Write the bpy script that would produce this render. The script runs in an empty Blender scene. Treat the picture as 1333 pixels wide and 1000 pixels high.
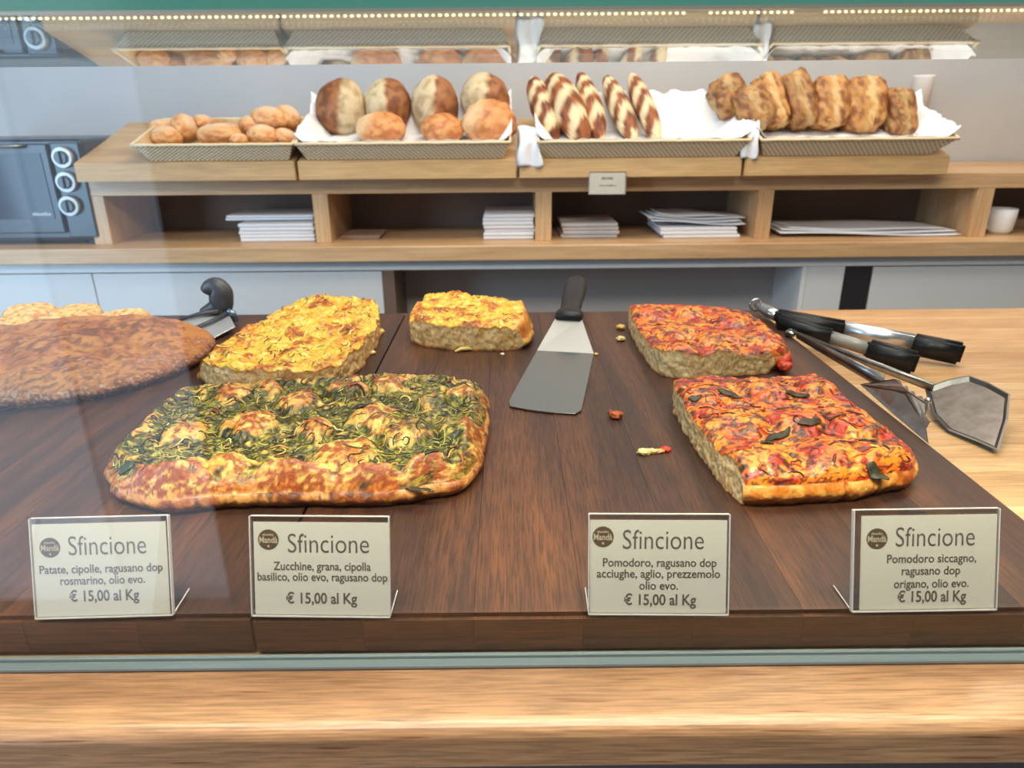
import bpy, bmesh, math, random
import numpy as np
from mathutils import Vector, Matrix

SC = bpy.context.scene
COL = SC.collection
R_ = random.Random(11)

# ------------------------------------------------------------------ camera
F = 918.0
TILT = math.atan(353 / F)
CZ = 1.292
YAW = -math.radians(0.08)
ROLL = -math.radians(0.5)
RM = Matrix.Rotation(YAW, 3, 'Z') @ Matrix.Rotation(math.pi / 2 - TILT, 3, 'X') @ Matrix.Rotation(ROLL, 3, 'Z')
CC = Vector((0, 0, CZ))
cam_d = bpy.data.cameras.new('camera')
cam = bpy.data.objects.new('camera', cam_d)
COL.objects.link(cam)
cam.matrix_world = Matrix.Translation(CC) @ RM.to_4x4()
cam_d.sensor_width = 36
cam_d.lens = F * 36 / 1333
cam_d.clip_start = 0.02
cam_d.dof.use_dof = True
cam_d.dof.focus_distance = 0.66
cam_d.dof.aperture_fstop = 9.0
SC.camera = cam


def at(px, py, z=None, y=None, x=None):
    d = RM @ Vector(((px - 666.5) / F, (500 - py) / F, -1))
    if z is not None: s = (z - CZ) / d.z
    elif y is not None: s = y / d.y
    else: s = x / d.x
    return CC + d * s


# ------------------------------------------------------------------ world and light
w = bpy.data.worlds.new('world')
SC.world = w
w.use_nodes = True
w.node_tree.nodes['Background'].inputs[0].default_value = (0.75, 0.85, 1, 1)
w.node_tree.nodes['Background'].inputs[1].default_value = 0.6
SC.view_settings.view_transform = 'Standard'
SC.view_settings.look = 'None'
SC.view_settings.exposure = 0.0
SC.view_settings.gamma = 1
SC.view_settings.use_curve_mapping = False
SC.cycles.use_denoising = True
SC.cycles.max_bounces = 8
SC.cycles.transparent_max_bounces = 24
SC.cycles.caustics_reflective = False
SC.cycles.caustics_refractive = False
SC.cycles.sample_clamp_indirect = 4


def area(name, loc, target, sx, sy, power, color):
    l = bpy.data.lights.new(name, 'AREA')
    l.shape = 'RECTANGLE'; l.size = sx; l.size_y = sy; l.energy = power; l.color = color
    o = bpy.data.objects.new(name, l)
    COL.objects.link(o)
    o.location = loc
    o.rotation_euler = (Vector(target) - Vector(loc)).to_track_quat('-Z', 'Y').to_euler()
    return o


WARM = (1.0, 0.86, 0.68)
DAY = (0.62, 0.80, 1.0)
area('ceiling_lamp_light', (0.25, 1.25, 2.62), (0.2, 0.9, 0.9), 1.8, 0.5, 20, (1.0, 0.91, 0.80))
area('added_rear_fill', (0.9, 1.5, 2.6), (0.4, 2.35, 1.0), 2.6, 0.4, 36, (1.0, 0.86, 0.70))  # lamp added to brighten the rear woodwork and baskets
area('led_bar_light', (0.12, 0.395, 1.362), (0.12, 0.43, 0.9), 1.2, 0.015, 4.4, (1.0, 0.82, 0.62)).data.spread = math.radians(90)
area('doorway_daylight', (-1.50, -0.80, 1.12), (-1.50, 1.0, 1.12), 0.9, 2.1, 8.5, DAY)
area('doorway_daylight', (-0.90, -0.80, 1.12), (-0.90, 1.0, 1.12), 0.28, 2.1, 1.4, DAY)
area('added_front_fill', (0.1, -0.30, 2.6), (0.0, 0.45, 1.0), 1.6, 0.5, 42, (1.0, 0.93, 0.84))  # lamp added above and behind the viewer to brighten the tag cards
area('added_left_blue_fill', (-2.57, 0.45, 1.35), (-1.2, 1.35, 1.2), 1.1, 1.6, 88, (0.46, 0.72, 1.0))  # blue lamp added at the solid left wall, tinting rear wall and oven

# ------------------------------------------------------------------ numpy noise
_rng = np.random.RandomState(3)
_perm = _rng.permutation(256); _perm = np.concatenate([_perm, _perm, _perm])
_grad = _rng.normal(size=(256, 3)); _grad /= np.linalg.norm(_grad, axis=1)[:, None]


def noise3(x, y, z):
    x, y, z = np.broadcast_arrays(np.asarray(x, float), np.asarray(y, float), np.asarray(z, float))
    xi, yi, zi = np.floor(x).astype(int), np.floor(y).astype(int), np.floor(z).astype(int)
    xf, yf, zf = x - xi, y - yi, z - zi
    u, v, w_ = [t * t * t * (t * (t * 6 - 15) + 10) for t in (xf, yf, zf)]
    out = 0
    for a in (0, 1):
        for b in (0, 1):
            for c in (0, 1):
                h = _perm[_perm[_perm[(xi + a) & 255] + ((yi + b) & 255)] + ((zi + c) & 255)]
                g = _grad[h]
                d = g[..., 0] * (xf - a) + g[..., 1] * (yf - b) + g[..., 2] * (zf - c)
                out = out + d * (u if a else 1 - u) * (v if b else 1 - v) * (w_ if c else 1 - w_)
    return out * 1.5


def fbm(x, y, z=0.0, o=4, r=0.5):
    s = 0; a = 1; t = 0
    for k in range(o):
        s = s + a * noise3(x * 2 ** k + 17 * k, y * 2 ** k + 5 * k, z * 2 ** k + 3 * k)
        t += a; a *= r
    return s / t * 1.4


def sst(a, b, x):
    t = np.clip((x - a) / (b - a), 0, 1)
    return t * t * (3 - 2 * t)


def lin(c):
    c = np.asarray(c, float) / 255
    return np.where(c <= 0.04045, c / 12.92, ((c + 0.055) / 1.055) ** 2.4)


def mix(a, b, t):
    t = np.asarray(t)[..., None]
    return a * (1 - t) + b * t


# ------------------------------------------------------------------ materials
def mat(name, color, rough=0.5, metal=0.0, spec=0.5, coat=0.0, emit=None, estr=0.0, sub=0.0):
    m = bpy.data.materials.new(name)
    m.use_nodes = True
    b = m.node_tree.nodes['Principled BSDF']
    b.inputs['Base Color'].default_value = (*[float(v) for v in lin(color)], 1)
    b.inputs['Roughness'].default_value = rough
    b.inputs['Metallic'].default_value = metal
    b.inputs['Specular IOR Level'].default_value = spec
    b.inputs['Coat Weight'].default_value = coat
    b.inputs['Coat Roughness'].default_value = 0.15
    if emit is not None:
        b.inputs['Emission Color'].default_value = (*[float(v) for v in lin(emit)], 1)
        b.inputs['Emission Strength'].default_value = estr
    return m


class NT:
    def __init__(s, m): s.m = m; s.t = m.node_tree; s.b = s.t.nodes['Principled BSDF']
    def n(s, typ, **kw):
        nd = s.t.nodes.new(typ)
        for k, v in kw.items():
            if k in nd.inputs.keys(): nd.inputs[k].default_value = v
            else: setattr(nd, k, v)
        return nd
    def l(s, a, b): s.t.links.new(a, b)
    def noise(s, vec, scale, detail=4, rough=0.55, dist=0.0):
        nd = s.n('ShaderNodeTexNoise')
        nd.inputs['Scale'].default_value = scale; nd.inputs['Detail'].default_value = detail
        nd.inputs['Roughness'].default_value = rough; nd.inputs['Distortion'].default_value = dist
        if vec is not None: s.l(vec, nd.inputs['Vector'])
        return nd.outputs['Fac']
    def coord(s, scale=(1, 1, 1), kind='Object'):
        tc = s.n('ShaderNodeTexCoord'); mp = s.n('ShaderNodeMapping')
        mp.inputs['Scale'].default_value = scale
        s.l(tc.outputs[kind], mp.inputs['Vector'])
        return mp.outputs['Vector']
    def ramp(s, fac, stops):
        r = s.n('ShaderNodeValToRGB')
        e = r.color_ramp.elements
        while len(e) < len(stops): e.new(0.5)
        for k, (p, c) in enumerate(stops):
            e[k].position = p; e[k].color = (*[float(v) for v in lin(c)], 1)
        s.l(fac, r.inputs['Fac'])
        return r.outputs['Color']
    def mixc(s, a, b, fac, mode='MIX'):
        x = s.n('ShaderNodeMix'); x.data_type = 'RGBA'; x.blend_type = mode
        if isinstance(fac, float): x.inputs[0].default_value = fac
        else: s.l(fac, x.inputs[0])
        for v, i in ((a, 6), (b, 7)):
            if isinstance(v, tuple): x.inputs[i].default_value = (*[float(q) for q in lin(v)], 1)
            else: s.l(v, x.inputs[i])
        return x.outputs[2]
    def bump(s, h, strength, dist):
        b = s.n('ShaderNodeBump'); b.inputs['Strength'].default_value = strength
        b.inputs['Distance'].default_value = dist
        s.l(h, b.inputs['Height']); s.l(b.outputs['Normal'], s.b.inputs['Normal'])
    def math(s, op, a, b=None):
        x = s.n('ShaderNodeMath'); x.operation = op
        for v, i in ((a, 0), (b, 1)):
            if v is None: continue
            if isinstance(v, (int, float)): x.inputs[i].default_value = v
            else: s.l(v, x.inputs[i])
        return x.outputs[0]


def wood(name, dark, mid, light, axis='X', rough=0.45, coat=0.0, fine=1.0, fs=1.0, gr=0.7, vary=0.25, pores=None):
    m = mat(name, mid, rough, coat=coat)
    t = NT(m)
    sc = {'X': (1.2, 16, 16), 'Y': (16, 1.2, 16), 'Z': (16, 16, 1.2)}[axis]
    sc2 = {'X': (8, 170, 170), 'Y': (170, 8, 170), 'Z': (170, 170, 8)}[axis]
    sc2 = tuple(v * fs for v in sc2)
    oi = t.n('ShaderNodeObjectInfo')
    add = t.n('ShaderNodeVectorMath'); add.operation = 'ADD'
    t.l(t.coord(sc), add.inputs[0])
    rv = t.math('MULTIPLY', oi.outputs['Random'], 37.0)
    cmb = t.n('ShaderNodeCombineXYZ')
    for k in range(3): t.l(rv, cmb.inputs[k])
    t.l(cmb.outputs[0], add.inputs[1])
    n1 = t.noise(add.outputs[0], 1.0, 5, 0.6, 0.6)
    n2 = t.noise(t.coord(sc2), fine, 3, 0.6)
    c = t.ramp(n1, [(0.28, dark), (0.5, mid), (0.72, light)])
    c2 = t.ramp(n2, [(0.36, (120, 116, 112)), (0.6, (255, 255, 255))])
    c = t.mixc(c, c2, gr, 'MULTIPLY')
    if pores is not None:
        n3 = t.noise(t.coord(tuple(v * 0.5 for v in sc2)), 1.0, 2, 0.5)
        pr = t.ramp(n3, [(0.64, (0, 0, 0)), (0.72, (255, 255, 255))])
        c = t.mixc(c, pores, t.n('ShaderNodeRGBToBW').outputs[0] if False else pr)
    rb = t.ramp(oi.outputs['Random'], [(0.0, (205, 205, 205)), (1.0, (255, 255, 255))])
    c = t.mixc(c, rb, vary, 'MULTIPLY')
    t.l(c, t.b.inputs['Base Color'])
    t.bump(n2, 0.25, 0.0006)
    return m


M = {}
M['oak_x'] = wood('light_oak', (186, 138, 92), (208, 164, 116), (222, 184, 140), 'X', 0.4, 0.1, fs=2.0, gr=0.4)
M['oak_shelf'] = wood('oak_shelf', (190, 146, 100), (210, 168, 122), (224, 186, 144), 'X', 0.45, 0.1, gr=0.22)
M['oak_z'] = wood('oak_upright', (190, 146, 100), (210, 168, 122), (224, 186, 144), 'Z', 0.45, 0.1, gr=0.22)
M['oak_sill'] = wood('oak_sill', (146, 102, 68), (182, 138, 98), (204, 164, 122), 'X', 0.42, 0.2, fs=3.0, gr=0.5, pores=(120, 74, 44))
M['olive_wood'] = wood('ramp_wood', (186, 146, 98), (206, 166, 114), (220, 182, 130), 'X', 0.5, gr=0.25)
M['walnut'] = wood('dark_board_top', (44, 22, 17), (68, 38, 24), (100, 58, 32), 'Y', 0.42, 0.0, fs=4.0, vary=0.2)
M['walnut_end'] = wood('dark_board_edge', (56, 30, 20), (82, 46, 28), (112, 64, 36), 'X', 0.42, 0.0, fs=3.0, vary=0.5)
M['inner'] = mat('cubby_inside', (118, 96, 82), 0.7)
M['white'] = mat('white_laminate', (206, 206, 206), 0.4)
M['white_side'] = mat('white_edge', (214, 214, 214), 0.4)
M['black_strip'] = mat('black_strip', (32, 28, 32), 0.5)
M['niche'] = mat('niche_grey', (188, 178, 172), 0.6)
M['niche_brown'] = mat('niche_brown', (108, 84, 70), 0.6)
M['black_plastic'] = mat('black_plastic', (15, 15, 17), 0.42, spec=0.35)
M['dark_grey'] = mat('dark_grey_plastic', (58, 60, 66), 0.42)
M['steel'] = mat('brushed_steel', (176, 180, 182), 0.26, 1.0)
M['steel_dull'] = mat('dull_steel', (150, 154, 150), 0.22, 1.0)
M['steel_dark'] = mat('tong_steel', (112, 104, 100), 0.32, 1.0)
M['paper'] = mat('white_paper', (236, 236, 238), 0.8, spec=0.2)
M['bag'] = mat('white_bags', (226, 226, 230), 0.7, spec=0.2)
M['kraft'] = mat('kraft_paper', (150, 122, 98), 0.8)
M['card'] = mat('cream_card', (255, 246, 228), 0.6, spec=0.3)
M['ink'] = mat('brown_grey_ink', (126, 108, 98), 0.8, spec=0.1)
M['logo'] = mat('logo_brown', (118, 96, 76), 0.8, spec=0.1)
M['logo_light'] = mat('logo_cream', (206, 188, 160), 0.8, spec=0.1)
M['led'] = mat('led_diode', (255, 244, 205), 0.4, emit=(255, 242, 196), estr=2.6)
M['tape'] = mat('led_tape', (190, 176, 140), 0.5)
M['floor'] = mat('floor_tile', (120, 116, 112), 0.5)
M['ceiling'] = mat('ceiling_paint', (196, 192, 186), 0.9)
M['plaster'] = mat('wall_paint', (190, 192, 198), 0.6)
t = NT(M['plaster'])
n = t.noise(t.coord((1, 1, 1)), 3.0, 3)
t.l(t.ramp(n, [(0.3, (176, 178, 182)), (0.7, (186, 186, 187))]), t.b.inputs['Base Color'])
M['dark_wall'] = mat('dark_panel', (52, 50, 50), 0.8)
M['grey_front'] = mat('counter_front_grey', (128, 120, 122), 0.7)
M['rail'] = mat('glazing_rail', (176, 172, 164), 0.35, 0.6)
M['oven_body'] = mat('oven_body', (24, 32, 46), 0.3)
M['oven_glass'] = mat('oven_glass', (16, 30, 50), 0.12, spec=0.22)
M['knob'] = mat('knob_ring', (172, 172, 170), 0.4, 0.5)
M['chan'] = mat('glass_channel', (128, 142, 144), 0.25, 0.2)
M['green_glass'] = mat('green_glass_edge', (76, 136, 124), 0.15, coat=0.5)

# wire-brushed fine lines on the spatula steel
t = NT(M['steel'])
n = t.noise(t.coord((40, 6, 40)), 30, 3)
t.l(t.math('MULTIPLY_ADD', n, 0.25), t.b.inputs['Roughness'])
for nd in t.t.nodes:
    if nd.bl_idname == 'ShaderNodeMath': nd.inputs[2].default_value = 0.16
t = NT(M['steel_dark'])
n = t.noise(t.coord((1, 1, 1)), 60, 4, 0.6)
t.l(t.ramp(n, [(0.3, (130, 122, 118)), (0.7, (158, 152, 147))]), t.b.inputs['Base Color'])

# sheet glass: transparent with an angle-dependent mirror, the same from both sides
def glass(name, tint=(255, 255, 255), r0=0.04):
    m = bpy.data.materials.new(name); m.use_nodes = True
    nt = m.node_tree
    nt.nodes.clear()
    out = nt.nodes.new('ShaderNodeOutputMaterial')
    tr = nt.nodes.new('ShaderNodeBsdfTransparent'); gl = nt.nodes.new('ShaderNodeBsdfGlossy')
    tr.inputs[0].default_value = (*[float(v) for v in lin(tint)], 1)
    gl.inputs['Roughness'].default_value = 0.0
    mx = nt.nodes.new('ShaderNodeMixShader')
    ge = nt.nodes.new('ShaderNodeNewGeometry')
    dt = nt.nodes.new('ShaderNodeVectorMath'); dt.operation = 'DOT_PRODUCT'
    nt.links.new(ge.outputs['Incoming'], dt.inputs[0]); nt.links.new(ge.outputs['Normal'], dt.inputs[1])
    def mth(op, a, b):
        x = nt.nodes.new('ShaderNodeMath'); x.operation = op
        for v, i in ((a, 0), (b, 1)):
            if isinstance(v, (int, float)): x.inputs[i].default_value = v
            elif v is not None: nt.links.new(v, x.inputs[i])
        return x.outputs[0]
    c = mth('ABSOLUTE', dt.outputs['Value'], None)
    p = mth('POWER', mth('SUBTRACT', 1.0, c), 5.0)
    fac = mth('ADD', mth('MULTIPLY', p, 1 - r0), r0)
    nt.links.new(fac, mx.inputs[0]); nt.links.new(tr.outputs[0], mx.inputs[1]); nt.links.new(gl.outputs[0], mx.inputs[2])
    nt.links.new(mx.outputs[0], out.inputs[0])
    return m


M['pane'] = glass('clear_pane', (252, 254, 254))
M['shelf_glass'] = glass('shelf_glass', (244, 252, 250))
M['acrylic'] = glass('acrylic', (246, 246, 246), 0.06)
M['acrylic_edge'] = mat('acrylic_edge', (206, 200, 196), 0.3)
M['clear_tong'] = mat('translucent_grey', (150, 146, 140), 0.25)


# vertex-coloured food: colours computed in numpy, fine grain and pores from nodes
def food(name, rough=0.5, bump=0.4, bscale=500, grain=0.35, spec=0.5, coat=0.0, sub=0.0):
    m = mat(name, (200, 150, 90), rough, spec=spec, coat=coat)
    t = NT(m)
    a = t.n('ShaderNodeAttribute'); a.attribute_name = 'col'
    v = t.coord((1, 1, 1))
    n1 = t.noise(v, bscale, 4, 0.65)
    g = t.ramp(n1, [(0.3, (170, 165, 155)), (0.65, (255, 255, 255))])
    t.l(t.mixc(a.outputs['Color'], g, grain, 'MULTIPLY'), t.b.inputs['Base Color'])
    n2 = t.noise(v, bscale * 0.45, 5, 0.65)
    t.bump(n2, bump, 0.0025)
    if sub:
        t.b.inputs['Subsurface Weight'].default_value = sub
        t.b.inputs['Subsurface Radius'].default_value = (0.01, 0.006, 0.003)
        t.b.inputs['Subsurface Scale'].default_value = 0.4
    return m


M['sf_green'] = food('zucchini_sfincione', 0.42, 0.5, 420, 0.4, coat=0.12)
M['sf_yellow'] = food('potato_sfincione', 0.4, 0.5, 380, 0.3, coat=0.15)
M['sf_red'] = food('tomato_sfincione', 0.36, 0.5, 420, 0.35, coat=0.2)
M['crust'] = food('bread_crust', 0.6, 0.35, 300, 0.4)
M['crust_far'] = food('small_bread_crust', 0.6, 0.3, 120, 0.3)
M['herb'] = food('herb_strips', 0.45, 0.3, 600, 0.3)


# ------------------------------------------------------------------ object helpers
def link(name, me, material=None, parent=None, kind=None, label=None):
    o = bpy.data.objects.new(name, me)
    COL.objects.link(o)
    if material is not None and me is not None and not me.materials: me.materials.append(material)
    if parent is not None: o.parent = parent
    if kind: o['kind'] = kind
    if label: o['label'] = label
    return o


def tag(o, label, cat, group=None):
    o['label'] = label; o['category'] = cat
    if group: o['group'] = group
    return o


def empty(name, loc, label, cat, group=None, rot=None):
    o = bpy.data.objects.new(name, None)
    COL.objects.link(o)
    o.empty_display_size = 0.03
    o.location = loc
    if rot is not None: o.rotation_euler = rot
    return tag(o, label, cat, group)


def pm(name, verts, faces, material=None, parent=None, smooth=False, **k):
    me = bpy.data.meshes.new(name)
    me.from_pydata([tuple(v) for v in verts], [], [tuple(f) for f in faces])
    bm = bmesh.new(); bm.from_mesh(me); bmesh.ops.recalc_face_normals(bm, faces=bm.faces); bm.to_mesh(me); bm.free()
    if smooth:
        me.polygons.foreach_set('use_smooth', [True] * len(me.polygons))
    return link(name, me, material, parent, **k)


def bm_obj(name, bm, material, parent=None, smooth=False, **k):
    me = bpy.data.meshes.new(name)
    bmesh.ops.recalc_face_normals(bm, faces=bm.faces)
    bm.to_mesh(me); bm.free()
    if smooth: me.polygons.foreach_set('use_smooth', [True] * len(me.polygons))
    return link(name, me, material, parent, **k)


def bm_box(bm, a, b, bev=0.0, seg=2, mtx=None):
    a, b = Vector(a), Vector(b)
    r = bmesh.ops.create_cube(bm, size=1)
    vs = r['verts']
    for v in vs:
        v.co = Vector((a[k] + (b[k] - a[k]) * (v.co[k] + 0.5) for k in range(3)))
    if bev > 0:
        es = list({e for v in vs for e in v.link_edges})
        r2 = bmesh.ops.bevel(bm, geom=es, offset=bev, segments=seg, affect='EDGES', profile=0.5)
        vs = list({v for f in r2['faces'] for v in f.verts} | {v for v in vs if v.is_valid})
    if mtx is not None:
        bmesh.ops.transform(bm, matrix=mtx, verts=vs)
    return vs


def box(name, a, b, material, parent=None, bev=0.001, seg=2, rel=None, **k):
    """world-space box; rel = parent's location to subtract"""
    if parent is not None and rel is None: rel = parent.location
    if rel is None: rel = Vector((0, 0, 0))
    c = (Vector(a) + Vector(b)) / 2
    bm = bmesh.new()
    bm_box(bm, Vector(a) - c, Vector(b) - c, bev, seg)
    o = bm_obj(name, bm, material, parent, **k)
    o.location = c - rel
    return o


def frame_from(path, k):
    n = len(path)
    d = (path[min(k + 1, n - 1)] - path[max(k - 1, 0)]).normalized()
    return d


def tube(path, radii, seg=12, up=Vector((0, 0, 1)), flat=1.0, cap=True):
    """verts, faces of a swept ellipse; flat scales the extent along 'up'"""
    V, Fc = [], []
    path = [Vector(p) for p in path]
    for k, p in enumerate(path):
        d = frame_from(path, k)
        s = d.cross(up)
        if s.length < 1e-5: s = d.cross(Vector((0, 1, 0)))
        s.normalize()
        u = s.cross(d).normalized()
        r = radii[k] if isinstance(radii, (list, tuple)) else radii
        for j in range(seg):
            a = 2 * math.pi * j / seg
            V.append(p + s * math.cos(a) * r + u * math.sin(a) * r * flat)
    n = len(path)
    for k in range(n - 1):
        for j in range(seg):
            a, b = k * seg + j, k * seg + (j + 1) % seg
            Fc.append((a, b, b + seg, a + seg))
    if cap:
        Fc.append(tuple(range(seg))[::-1]); Fc.append(tuple((n - 1) * seg + j for j in range(seg)))
    return V, Fc


def sheet(name, top, thick, material, parent=None, bev=0.0006, off=None, **k):
    """a plate from a polygon of 3-D points, given thickness along its normal"""
    pts = [Vector(p) for p in top]
    nrm = Vector((0, 0, 0))
    for i in range(len(pts)):
        a, b = pts[i], pts[(i + 1) % len(pts)]
        nrm += a.cross(b)
    nrm.normalize()
    o = off if off is not None else Vector((0, 0, 0))
    bm = bmesh.new()
    v0 = [bm.verts.new(p - o) for p in pts]
    v1 = [bm.verts.new(p - o - nrm * thick) for p in pts]
    bm.faces.new(v0); bm.faces.new(v1[::-1])
    for i in range(len(pts)):
        j = (i + 1) % len(pts)
        bm.faces.new((v0[j], v0[i], v1[i], v1[j]))
    if bev: bmesh.ops.bevel(bm, geom=bm.edges[:], offset=bev, segments=1, affect='EDGES')
    return bm_obj(name, bm, material, parent, **k)


def copy_thing(o, loc=None, rot=None, scale=None, **props):
    c = o.copy(); COL.objects.link(c)
    if loc is not None: c.location = loc
    if rot is not None: c.rotation_euler = rot
    if scale is not None: c.scale = scale
    for kk, v in props.items(): c[kk] = v
    for ch in list(o.children):
        d = ch.copy(); COL.objects.link(d); d.parent = c
        for g in list(ch.children):
            e = g.copy(); COL.objects.link(e); e.parent = d
    return c


def struct(o):
    o['kind'] = 'structure'
    return o


# ------------------------------------------------------------------ key planes
ZB = at(666, 802, y=0.40).z          # top of the dark boards
ZC = at(666, 852, y=0.40).z          # counter top they lie on
ZS = at(666, 124, y=2.07).z          # underside of the glass top (mirror plane)
YR = 2.06                            # front edge of the rear worktop
YK = 2.13                            # front of the pigeonholes
WALL = 2.62

# ------------------------------------------------------------------ setting
struct(box('floor', (-2.7, -0.95, -0.05), (2.7, 2.75, 0.0), M['floor'], bev=0))
struct(box('ceiling', (-2.7, -0.95, 2.8), (2.7, 2.75, 2.86), M['ceiling'], bev=0))
struct(box('wall_back', (-2.7, WALL, 0.0), (2.7, 2.75, 2.8), M['plaster'], bev=0))
struct(box('wall_left', (-2.7, -0.95, 0.0), (-2.6, WALL, 2.8), M['plaster'], bev=0))
struct(box('wall_right', (2.6, -0.95, 0.0), (2.7, WALL, 2.8), M['ceiling'], bev=0))
# the street side behind the viewer, with the daylit doorway
bm = bmesh.new()
bm_box(bm, (-2.6, -0.95, 0), (-1.97, -0.74, 2.8)); bm_box(bm, (-0.74, -0.95, 0), (2.6, -0.74, 2.8))
bm_box(bm, (-1.97, -0.95, 2.2), (-0.74, -0.74, 2.8))
struct(bm_obj('wall_front', bm, M['dark_wall']))

# ------------------------------------------------------------------ serving counter (light oak staves)
cb = at(1250, 402, z=ZC)
ctr = empty('oak_counter', (0, 0.8, ZC), 'light oak stave worktop lying under the dark boards and showing at right', 'worktop')
y0, yb = 0.402, cb.y
nst = 14
for k in range(nst):
    ya = y0 + (yb - y0) * k / nst; yc = y0 + (yb - y0) * (k + 1) / nst
    box('stave', (-1.5, ya + 0.0002, ZC - 0.04), (1.5, yc - 0.0002, ZC), M['oak_x'], ctr, bev=0.0006, seg=1)
cab = empty('counter_cabinet', (0, 0.4, 0.0), 'grey counter body carrying the worktop and front sill', 'counter')
box('front_panel', (-1.5, 0.352, 0.0), (1.5, 0.375, ZC - 0.0405), M['grey_front'], cab)
box('side_panel', (-1.5, 0.375, 0.0), (-1.48, yb - 0.02, ZC - 0.0405), M['grey_front'], cab)
box('side_panel', (1.48, 0.375, 0.0), (1.5, yb - 0.02, ZC - 0.0405), M['grey_front'], cab)
box('back_panel', (-1.48, yb - 0.04, 0.0), (1.48, yb - 0.02, ZC - 0.0405), M['grey_front'], cab)

# front sill with a rounded front edge
ys0 = at(666, 945, z=ZC).y - 0.003
bm = bmesh.new()
prof = [(0.386, ZC), (ys0 + 0.010, ZC)]
for k in range(1, 8):
    a = math.pi / 2 * k / 7
    prof.append((ys0 + 0.010 - 0.010 * math.sin(a), ZC - 0.010 + 0.010 * math.cos(a)))
prof += [(ys0, ZC - 0.0315), (ys0 + 0.003, ZC - 0.034), (0.386, ZC - 0.034)]
NX = 40
rows = []
for i in range(NX + 1):
    x = -1.5 + 3.0 * i / NX
    rows.append([bm.verts.new((x, y + 0.0006 * math.sin(x * 9 + 1) * (1 if y < 0.38 else 0), z)) for y, z in prof])
for i in range(NX):
    for j in range(len(prof)):
        jj = (j + 1) % len(prof)
        bm.faces.new((rows[i][j], rows[i + 1][j], rows[i + 1][jj], rows[i][jj]))
bm.faces.new(rows[0]); bm.faces.new(rows[-1])
sill = bm_obj('wooden_sill', bm, M['oak_sill'])
tag(sill, 'scuffed light oak front sill running along the foot of the glass', 'sill')

# glazing
ch = empty('display_glass', (0, 0.39, ZC), 'clear upright front pane standing in a pale channel before the boards', 'glass')
box('channel', (-1.5, 0.3865, ZC), (1.5, 0.3885, ZC + 0.003), M['chan'], ch, bev=0.0004, seg=1)
box('channel', (-1.5, 0.3955, ZC), (1.5, 0.3985, ZC + 0.0035), M['chan'], ch, bev=0.0004, seg=1)
box('gasket', (-1.5, 0.3887, ZC), (1.5, 0.3953, ZC + 0.001), mat('gasket', (112, 124, 126), 0.4), ch, bev=0)
box('pane', (-1.5, 0.3890, ZC + 0.0012), (1.5, 0.3950, ZS - 0.0005), M['pane'], ch, bev=0)
yf = at(666, 14, z=ZS).y; ybk = at(666, 82, z=ZS).y
top = empty('glass_top', (0, yf, ZS), 'clear glass top shelf with green front edge mirroring the bread baskets', 'glass shelf')
box('pane', (-1.5, yf + 0.0012, ZS), (1.5, ybk, ZS + 0.008), M['shelf_glass'], top, bev=0)
box('green_edge', (-1.5, yf + 0.0002, ZS + 0.0012), (1.5, yf + 0.0010, ZS + 0.008), M['green_glass'], top, bev=0)
box('edge_rail', (-1.5, yf - 0.0008, ZS - 0.0002), (1.5, yf + 0.0002, ZS + 0.0014), M['rail'], top, bev=0)

# led strip
led = empty('led_strip', (0, yf + 0.004, ZS - 0.0015), 'row of tiny warm white diodes under the front edge of the glass', 'led strip')
bm = bmesh.new()
bmesh.ops.create_cone(bm, cap_ends=True, segments=8, radius1=0.00075, radius2=0.0006, depth=0.0006)
dm = bpy.data.meshes.new('diode'); bm.to_mesh(dm); bm.free(); dm.materials.append(M['led'])
sp = 0.00322
k0 = 0
for k in range(-82, 82):
    if k in (27, 28, 29, 43, 44, 45, 46): 
        continue
    o = link('diode', dm, None, led)
    o.location = (k * sp, 0.0015 * (k / 80.0) * 0 + 0.0, 0.0006 - 0.0002)
    if k % 7 == 3: o.scale = (0.7, 0.7, 1)
for s in (-1, 1):
    box('wire', (-0.27, yf + 0.004 + s * 0.0011 - 0.0001, ZS - 0.0008), (0.27, yf + 0.004 + s * 0.0011 + 0.0001, ZS - 0.0006), M['tape'], led, bev=0)

# ------------------------------------------------------------------ dark boards
sf, sb = at(334, 803, z=ZB), at(527, 405, z=ZB)
rb1, rb2 = at(1333, 690, z=ZB), at(987, 398, z=ZB)
XR = (rb1.x + rb2.x) / 2
YBK = at(800, 405, z=ZB).y
SX = (sf.x + sb.x) / 2
YF = 0.4005


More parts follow.
